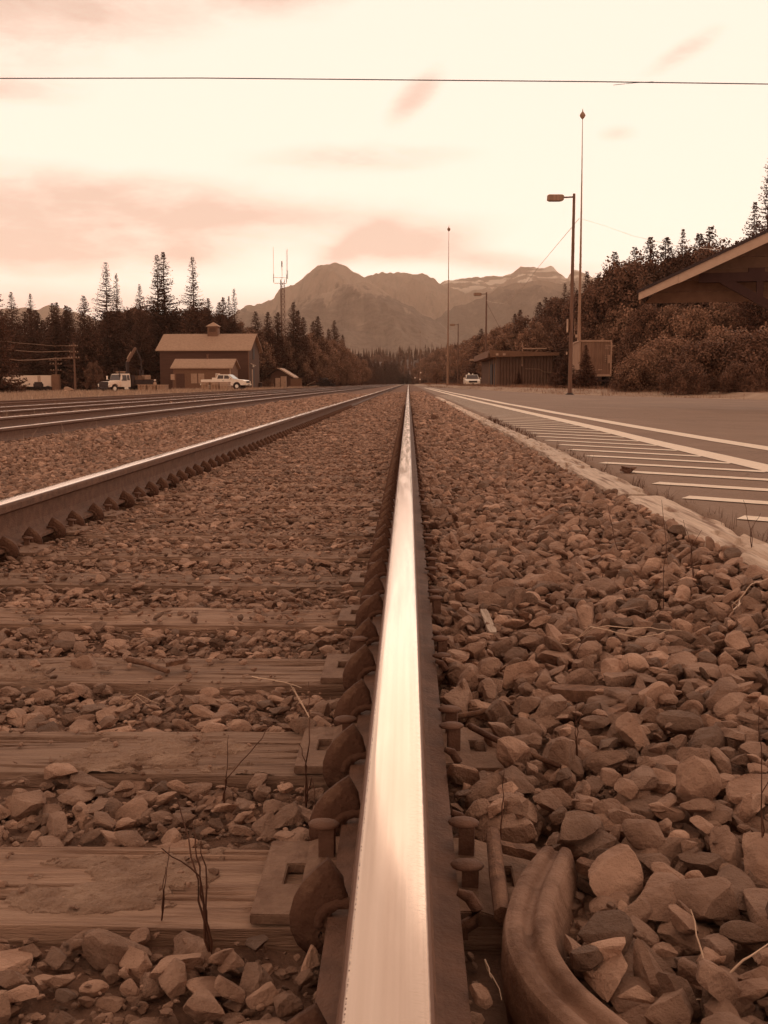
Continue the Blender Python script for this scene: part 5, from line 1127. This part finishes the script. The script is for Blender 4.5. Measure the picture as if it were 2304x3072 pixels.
for k, (h, r0, lf, nc) in enumerate([(11, 4.2, .34, 80), (9, 3.6, .32, 70), (13, 3.8, .36, 90)]):
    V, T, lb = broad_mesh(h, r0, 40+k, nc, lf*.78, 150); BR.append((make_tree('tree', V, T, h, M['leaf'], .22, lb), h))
for k, (h, r0, lf, nc) in enumerate([(12, 4.4, .34, 90), (10, 4.0, .32, 80)]):
    V, T, lb = broad_mesh(h, r0, 60+k, nc, lf*.78, 150); BR.append((make_tree('tree', V, T, h, M['leaf_dark'], .22, lb), h))
BU = []
for k, (h, r0, lf, nc) in enumerate([(4.6, 3.2, .17, 130), (3.6, 2.8, .16, 120)]):
    V, T, lb = broad_mesh(h, r0, 80+k, nc, lf, 120, .0, .45); BU.append((make_tree('bush', V, T, h*.7, M['leaf_dark' if k else 'leaf'], .08, lb), h))
used = set()
def place(pool, k, px, ytop, D, label, cat, group, wid=1.0, ybase=None):
    src, h0 = pool[k]; p = P(px, ytop, D); zb = gz(p.x, D)-.1; H = p.z-zb; s = H/h0
    if id(src) in used: o = copy_tree(src)
    else: used.add(id(src)); o = src
    o.location = (p.x, D, zb); o.scale = (s*wid, s*wid, s); o.rotation_euler = (0, 0, random.uniform(0, 6.28)); tag(o, label, cat, group); return o
# prominent left conifers
GL = 'tall conifers behind the yard at the left'
for (k, px, yt, D, wid, lab) in [
    (0, 316, 783, 178, 1.0, 'full spruce with a twin right beside it, left of the barn'), (1, 348, 818, 182, .8, 'thin crooked spruce close right of the full one'),
    (5, 489, 752, 186, 1.15, 'tallest dark spruce behind the barn, right half of a pair'), (1, 470, 762, 184, 1.1, 'tall spruce joined to the tallest one, left half of the pair'),
    (1, 577, 768, 181, 1.05, 'narrow spire shaped spruce rising over the barn roof'), (2, 418, 850, 178, .8, 'shorter spruce left of the tallest pair'),
    (3, 250, 885, 172, 1.0, 'pointed spruce standing left of the full spruce'), (5, 90, 878, 176, .9, 'ragged narrow spruce above the white trailer'), (2, 33, 873, 172, .95, 'broad spruce near the left frame edge'),
    (3, -34, 775, 120, .8, 'spruce cut off by the left frame edge, only tips showing'), (4, 158, 908, 180, 1, 'small spruce in the gap above the sagging wires, left one'), (4, 168, 906, 186, .9, 'small spruce in the gap above the sagging wires, right one'),
    (4, 198, 915, 182, 1, 'small spruce left of the pointed spruce'), (3, 625, 893, 184, .9, 'small spruce right of the spire shaped one'), (4, 657, 905, 188, .9, 'slim spruce above the right part of the barn roof'),
    (1, 702, 864, 190, .85, 'spruce above the right end of the barn roof'), (5, 686, 886, 192, .8, 'thin spruce touching the one above the barn end'), (4, 670, 890, 195, .8, 'slim spruce just left of the barn end pair'),
    (3, 767, 933, 200, 1.05, 'bushy spruce between the barn and the tower'), (4, 803, 935, 205, 1, 'first small spruce left of the lattice tower'), (4, 832, 936, 210, 1.1, 'second small spruce touching the lattice tower'),
    (3, 880, 905, 215, .95, 'tallest spruce right of the lattice tower'), (4, 893, 930, 218, 1, 'spruce leaning on the tall one right of the tower'), (4, 910, 950, 220, .9, 'third spruce right of the tower'), (4, 952, 948, 235, 1.1, 'lone pointed spruce over the pale shrubs'), (4, 938, 963, 240, .9, 'little spruce left of the lone pointed one'),
    (3, 1003, 960, 260, .95, 'last large spruce before the valley opening, left side'), (4, 986, 985, 262, .9, 'small spruce left of the last large one'), (4, 1028, 1003, 270, .8, 'short spruce right of the last large one')]:
    place(SP, k, px, yt, D, lab, 'tree', GL, wid)
for k in range(36):
    px = -20+k*13.5+random.uniform(-4, 4); place(SP, random.choice([2, 3, 4]), px, random.uniform(915, 975), random.uniform(190, 215), 'dark conifer in the massed row behind the white trailer and truck', 'tree', 'massed conifers at the left back', random.uniform(1.1, 1.4))
for k in range(14):
    px = 330+k*26+random.uniform(-4, 4); place(BR, random.choice([3, 4]), px, random.uniform(910, 960), random.uniform(188, 205), 'rounded dark tree filling the row behind the barn and truck', 'tree', 'rounded trees at the left back', random.uniform(.8, 1.0))
for k, (px, yt, D) in enumerate([(775, 1010, 205), (800, 985, 215), (835, 1000, 212), (860, 1010, 218), (890, 1015, 222), (915, 1005, 228), (940, 1000, 235), (965, 1015, 240), (985, 1030, 250), (1010, 1020, 255), (1035, 1045, 270), (1060, 1065, 285), (1085, 1078, 300), (745, 985, 200), (720, 960, 205), (900, 1060, 215), (960, 1060, 225), (1040, 1080, 245)]):
    place(BR, k % 3, px, yt, D, 'pale leafy tree of the mixed wood between hut and valley', 'tree', 'pale leafy trees right of the barn', 1.0)
for k in range(34):
    f = k/33; px = 1040+f*150; D = 290+f*420; place(SP, random.choice([3, 4, 3]), px+random.uniform(-5, 5), 1085-10*math.sin(f*7)+f*6-random.uniform(0, 18), D, 'far conifer of the row closing in on the left of the track', 'tree', 'far conifers left of the line', 1.25)
for k in range(16):
    place(SP, random.choice([3, 4]), 1178+k*6.5+random.uniform(-3, 3), random.uniform(1106, 1122), random.uniform(690, 800), 'tiny conifer closing the end of the line, ' + ('leftmost' if k == 0 else 'rightmost' if k == 15 else 'between the two rows of wood'), 'tree', 'tiny conifers at the end of the line', 1.3)
# a few small bushes at the far left front
place(BU, 0, -72, 1120, 110, 'pale leafy bush at the left frame edge in front of the trailer', 'bush', None, 1.2)
place(BR, 3, 280, 1085, 160, 'small leafy tree behind the truck cab', 'tree', None, .9)
place(BR, 1, 100, 1085, 178, 'low leafy tree just above the white trailer', 'tree', None, 1.1)
# right side
GR = 'conifers on the right'
for (k, px, yt, D, wid, lab) in [
    (3, 1845, 752, 112, .95, 'first spruce left of the row above the station roof'), (4, 1952, 708, 110, 1.0, 'thin see-through spruce, second in the row above the roof'), (4, 1998, 710, 112, 1.1, 'blunt spruce, third in the row above the roof'),
    (5, 2050, 682, 108, .9, 'slender spruce, fourth in the row above the roof'), (3, 2131, 676, 106, 1.15, 'broad dark spruce, tallest of the row above the roof'), (4, 2100, 698, 108, 1.1, 'spruce tucked left of the broad dark one'),
    (3, 1905, 738, 112, 1.0, 'short spruce between first and second of the roof row'), (5, 2266, 600, 92, 1.0, 'airy tall spruce near the right frame edge'), (0, 2312, 460, 86, .8, 'tallest spruce, cut by the right frame edge'), (4, 2215, 720, 100, 1.0, 'small tree top peeping over the barge board'),
    (3, 1762, 812, 135, .9, 'spruce right of the tall thin mast'), (4, 1796, 822, 138, .9, 'narrow spruce farther right of the mast'), (2, 1695, 848, 150, .9, 'dark spruce behind the near lamp pole'), (3, 1718, 838, 155, .85, 'spruce between lamp pole and mast'),
    (3, 1637, 890, 165, 1.0, 'dark spruce above the metal shed'), (4, 1618, 905, 170, 1.1, 'spruce leaning left of the one above the shed'), (4, 1560, 928, 180, 1.0, 'small spruce left above the metal shed'), (4, 1545, 940, 190, 1.0, 'smaller spruce beside it over the shed corner')]:
    place(SP, k, px, yt, D, lab, 'tree', GR, wid)
for k in range(42):
    px = 1560+k*19+random.uniform(-8, 8); top = interp(px, [1560, 1700, 1800, 1850, 2000, 2150, 2400], [960, 880, 825, 772, 742, 735, 640])
    place(SP if k % 3 != 1 else BR, (random.choice([2, 3, 0]) if k % 3 != 1 else random.choice([3, 4])), px, top+random.uniform(0, 55), random.uniform(98, 125) if px > 1700 else random.uniform(136, 150), 'leafy tree of the dense wood rising behind the right verge' if k % 3 == 1 else 'dark conifer inside the dense wood behind the right verge', 'tree', 'dense wood on the right', random.uniform(.8, 1.05) if k % 3 == 1 else 1.15)
for k in range(16):
    px = 1850+k*34+random.uniform(-12, 12); place(BR, random.choice([0, 1, 3, 4]), px, random.uniform(900, 985), random.uniform(86, 98), 'lower leafy tree in front of the dense wood at the right', 'tree', 'lower trees on the right', random.uniform(.8, 1.0))
for (px, yt, D, k, lab) in [(1935, 1058, 66, 0, 'rounded willow bush right of the container'), (2010, 1020, 68, 0, 'large willow bush, second from the container'), (2110, 1035, 64, 1, 'willow bush below the roof brace, third from the container'), (2190, 1000, 66, 0, 'tall willow bush near the right edge'), (2270, 1010, 63, 1, 'willow bush at the right frame edge'), (2060, 1100, 60, 1, 'low front bush between the second and third willow bushes'), (2230, 1095, 59, 1, 'low front bush near the right edge of the asphalt'), (2340, 990, 64, 0, 'willow bush half beyond the right frame edge'),
                        (1890, 1110, 66, 1, 'small bush at the left end of the willow row'), (1550, 1148, 103, 1, 'low weeds and brush in front of the metal shed'), (1600, 1150, 103, 1, 'low brush at the right part of the metal shed wall')]:
    place(BU, k, px, yt, D, lab, 'bush', 'bushes behind the asphalt', 1.1)
for (px, yt, D, wid, lab) in [(1758, 1035, 74, .95, 'young spruce in front of the container'), (1700, 1055, 76, 1.2, 'young spruce left of the near lamp pole'), (1668, 1095, 90, 1.2, 'small spruce at the right corner of the metal shed'), (1556, 1108, 102, 1.0, 'small spruce growing against the corrugated wall')]:
    place(SP, 6, px, yt, D, lab, 'tree', 'young spruces on the right verge', wid)
for (px, yt, D, k, lab) in [(1310, 1103, 190, 0, 'pale round tree left of the second mast by the verge'), (1395, 1120, 160, 1, 'pale small tree behind the white truck'), (1480, 985, 150, 2, 'rounded tree over the left corner of the metal shed'), (1520, 1000, 140, 1, 'pale leafy tree over the metal shed roof'), (1600, 960, 130, 2, 'leafy tree behind the metal shed')]:
    place(BR, k, px, yt, D, lab, 'tree', 'leafy trees by the metal shed', 1.0)
place(SP, 3, 1443, 985, 175, 'blunt topped dark pine left of the metal shed', 'tree', None, 1.3)
for k in range(40):
    f = k/39; px = 1540-f*290; D = 165+520*f**1.4; place(SP if k % 4 else BR, random.choice([3, 4]) if k % 4 else 1, px+random.uniform(-5, 5), interp(px, [1240, 1330, 1400, 1540], [1098, 1060, 1035, 985])-random.uniform(0, 16), D, 'far conifer of the row closing in on the right of the track' if k % 4 else 'far leafy tree in the row on the right of the track', 'tree', 'far trees right of the line', 1.15)

ORD = 'first second third fourth fifth sixth seventh eighth ninth tenth eleventh twelfth thirteenth fourteenth fifteenth sixteenth seventeenth eighteenth nineteenth twentieth'.split()
for g in ('massed conifers at the left back', 'rounded trees at the left back', 'pale leafy trees right of the barn', 'dense wood on the right', 'lower trees on the right'):
    mem = {}
    for o in bpy.data.objects:
        if o.get('group') == g and o.parent is None: mem.setdefault(o['label'], []).append(o)
    for lb, lst in mem.items():
        lst.sort(key=lambda o: o.location.x/o.location.y)
        for k, o in enumerate(lst): o['label'] = lb+', '+(ORD[k] if k < len(lst)/2+1 and k < 20 else ORD[min(19, max(0, len(lst)-1-k))])+(' from the left' if k < len(lst)/2+1 and k < 20 else ' from the right')
# far woods as one mass on a low hill
def hill(): 
    pts = [(-700, 0), (-300, 18), (-60, 30), (60, 34), (200, 30), (420, 60), (900, 0)]
    xs_ = np.linspace(-700, 900, 50); ys_ = np.linspace(850, 1900, 26); V = []
    for b_ in ys_:
        for a_ in xs_: V.append((a_, b_, -2+interp(a_, [p_[0] for p_ in pts], [p_[1] for p_ in pts])*math.sin(math.pi*min(1, (b_-850)/1050))**.7*(1+.2*noise.noise((a_*.01, b_*.01, 0)))))
    n = len(xs_); ii = np.arange(n-1)[None, :]+n*np.arange(len(ys_)-1)[:, None]
    o = np_mesh('hill', V, np.stack([ii, ii+1, ii+n+1, ii+n], -1).reshape(-1, 4), 4, M['needle_far'], smooth=True); tag(o, kind='structure')
    V2, T2 = [], []; Vn = np.array(V)
    for k in range(1900):
        x_, y_ = random.uniform(-400, 500), random.uniform(760, 1500); i_ = int((x_+700)/1600*49); j_ = max(0, min(25, int((y_-850)/1050*25))); z_ = Vn[j_*n+i_][2] if y_ > 850 else -1
        h_ = random.uniform(9, 17); w_ = h_*.2
        for q in range(5):
            zc = z_+h_*q/5; ww = w_*(1-q/5.5)
            for a_ in (random.random()*3, random.random()*3+1.5):
                c, s = math.cos(a_)*ww, math.sin(a_)*ww; V2 += [(x_-c, y_-s, zc), (x_+c, y_+s, zc+random.uniform(-.5, .5)), (x_+c*.1, y_+s*.1, zc+h_*.32), (x_-c*.1, y_-s*.1, zc+h_*.32)]; T2 += [random.random()]*4
    tag(np_mesh('far_woods', V2, np.arange(len(V2)), 4, M['needle_far'], tone=T2), 'far conifer woods massed on the low hill under the mountains', 'woods', kind='stuff')
hill()
# ------------------------------------------------------------------ mountains
def mat_mountain(name, rock, forest, h0, h1, snow=None):
    m = bpy.data.materials.new(name); m.use_nodes = True; q = NT(m.node_tree); q.t.nodes.clear(); o = q.n('ShaderNodeOutputMaterial'); b = q.n('ShaderNodeBsdfPrincipled'); q.l(b.outputs[0], o.inputs[0])
    ge = q.n('ShaderNodeNewGeometry'); s = q.n('ShaderNodeSeparateXYZ'); q.l(ge.outputs['Position'], s.inputs[0]); X, Y, Z = s.outputs
    v = q.comb(X, q.m('MULTIPLY', Y, .35), q.m('MULTIPLY', Z, .5)); n1 = q.noise(v, .005, 9, .62, 1.2); n2 = q.noise(ge.outputs['Position'], .03, 6); n3 = q.noise(q.comb(X, q.m('MULTIPLY', Y, .15), q.m('MULTIPLY', Z, .25)), .017, 8, .65, .5)
    f = q.m('ADD', q.ramp(Z, h0, h1, -.2, 1.2), q.m('MULTIPLY', q.m('SUBTRACT', n1, .5), 3.4)); f = q.m('ADD', f, q.m('MULTIPLY', q.m('SUBTRACT', n3, .5), 1.6))
    c = q.mix(q.ramp(f, .40, .62), forest, rock); c = q.mix(q.m('MULTIPLY', q.ramp(n3, .46, .60), .55), c, mul(rock, .55)); c = q.mix(q.m('MULTIPLY', q.ramp(n2, .3, .7), .3), c, mul(rock, 1.35))
    if snow: c = q.mix(q.m('MULTIPLY', q.ramp(Z, snow, snow+90), q.ramp(q.noise(q.comb(q.m('MULTIPLY', X, .35), Y, q.m('MULTIPLY', Z, 4)), .006, 6), .50, .55)), c, (.85, .68, .56))
    q.put(c, b.inputs['Base Color']); b.inputs['Roughness'].default_value = .95; b.inputs['Specular IOR Level'].default_value = .1
    bn = q.n('ShaderNodeBump'); bn.inputs['Strength'].default_value = 1.0; bn.inputs['Distance'].default_value = 30; q.l(q.m('ADD', n3, q.m('MULTIPLY', n2, .3)), bn.inputs['Height']); q.l(bn.outputs[0], b.inputs['Normal']); return m
def range_(name, D, crest, depth, seed, mt, wob=.22, pw=1.1, gul=1.0):
    pts = [P(px, py, D) for px, py in crest]; xs0 = [p_.x for p_ in pts]; zs0 = [p_.z for p_ in pts]; ext = D*.10
    xs0 = [xs0[0]-ext]+xs0+[xs0[-1]+ext]; zs0 = [-20]+zs0+[-20]; nx_, ny_ = 300, 90; V = []
    X = np.linspace(xs0[0], xs0[-1], nx_)
    for j in range(ny_):
        v = -1+1.30*j/(ny_-1); yv = D+depth*v
        for i in range(nx_):
            a = abs(v) if v < 0 else v*1.6
            wx = X[i]+a*depth*.20*noise.noise((X[i]*.0009, yv*.0007, seed)); H = interp(wx, xs0, zs0)
            H += (26*noise.fractal((wx*.006, seed, 3), .9, 2, 6)+12*abs(noise.noise((wx*.018, seed, 7))))*min(1, max(0, H)/200)
            g = noise.ridged_multi_fractal((wx*.0022+yv*.0005, yv*.0007, seed), .9, 2.15, 7, 1.0, 2.0)-1.15
            z = H*(1-min(1, a))**pw + H*wob*g*math.sin(math.pi*min(1, a*1.05+.0))**.8*gul
            V.append((X[i], yv, max(-25, z)))
    ii = np.arange(nx_-1)[None, :]+nx_*np.arange(ny_-1)[:, None]
    return tag(np_mesh(name, V, np.stack([ii, ii+1, ii+nx_+1, ii+nx_], -1).reshape(-1, 4), 4, mt, smooth=False), kind='structure')
S_ = 1.3888; z2 = lambda pts: [(700+x*.4822, 650+y*.4822) for x, y in pts]
mm1 = mat_mountain('mountain_front', (.38, .24, .17), (.10, .05, .032), 200, 560); mm2 = mat_mountain('mountain_back', (.34, .205, .14), (.20, .11, .072), 150, 420); mm3 = mat_mountain('mountain_right', (.27, .155, .102), (.11, .054, .034), 300, 600); mm4 = mat_mountain('mountain_snow', (.34, .205, .14), (.22, .12, .08), 150, 420, 620)
range_('mountain', 7800, z2([(600, 620), (750, 372), (830, 372), (900, 352), (1050, 346), (1180, 348), (1240, 375), (1300, 420), (1400, 450), (1530, 492), (1620, 560)]), 2600, 5, mm2)
range_('mountain', 6000, z2([(-250, 860), (-60, 700), (50, 600), (150, 545), (300, 505), (330, 442), (380, 425), (420, 392), (470, 340), (540, 296), (630, 294), (700, 312), (770, 350), (870, 400), (960, 480), (1100, 590), (1260, 700), (1400, 790)]), 2300, 9, mm1)
range_('mountain', 4700, z2([(200, 860), (330, 690), (440, 590), (560, 475), (700, 428), (840, 410), (900, 440), (950, 480), (1100, 560), (1240, 640), (1400, 740), (1600, 850)]), 1600, 14, mm1, .20)
range_('mountain', 8200, [(1290, 880), (1330, 842), (1380, 840), (1440, 828), (1500, 826), (1535, 820), (1560, 797), (1580, 800), (1650, 798), (1668, 812), (1700, 832), (1720, 808), (1735, 812), (1775, 830), (1850, 832), (2000, 880), (2400, 900)], 2400, 21, mm4)
range_('mountain', 5600, [(1230, 1100), (1300, 960), (1380, 925), (1450, 880), (1540, 850), (1620, 840), (1720, 845), (1800, 860), (2000, 880), (2300, 930)], 2000, 27, mm3)
range_('mountain', 7000, [(-900, 1010), (-500, 940), (-200, 960), (0, 925), (110, 930), (150, 915), (240, 940), (300, 960), (420, 1000), (600, 1060)], 1800, 33, mm2)

# ------------------------------------------------------------------ haze
m = bpy.data.materials.new('haze'); m.use_nodes = True; q = NT(m.node_tree); q.t.nodes.clear(); o = q.n('ShaderNodeOutputMaterial'); v = q.n('ShaderNodeVolumePrincipled')
v.inputs['Color'].default_value = (.95, .69, .54, 1); v.inputs['Density'].default_value = .0001; v.inputs['Anisotropy'].default_value = .2; q.l(v.outputs[0], o.inputs['Volume'])
mb = MB(); mb.box((0, 6500, 490), (19900, 13200, 1050)); hz = mb.build('haze', m); hz['kind'] = 'stuff'; hz['label'] = 'pale warm haze in the air towards the mountains'; hz['category'] = 'haze'
hz.location = (0, 0, 0)
print('objects', len(bpy.data.objects))
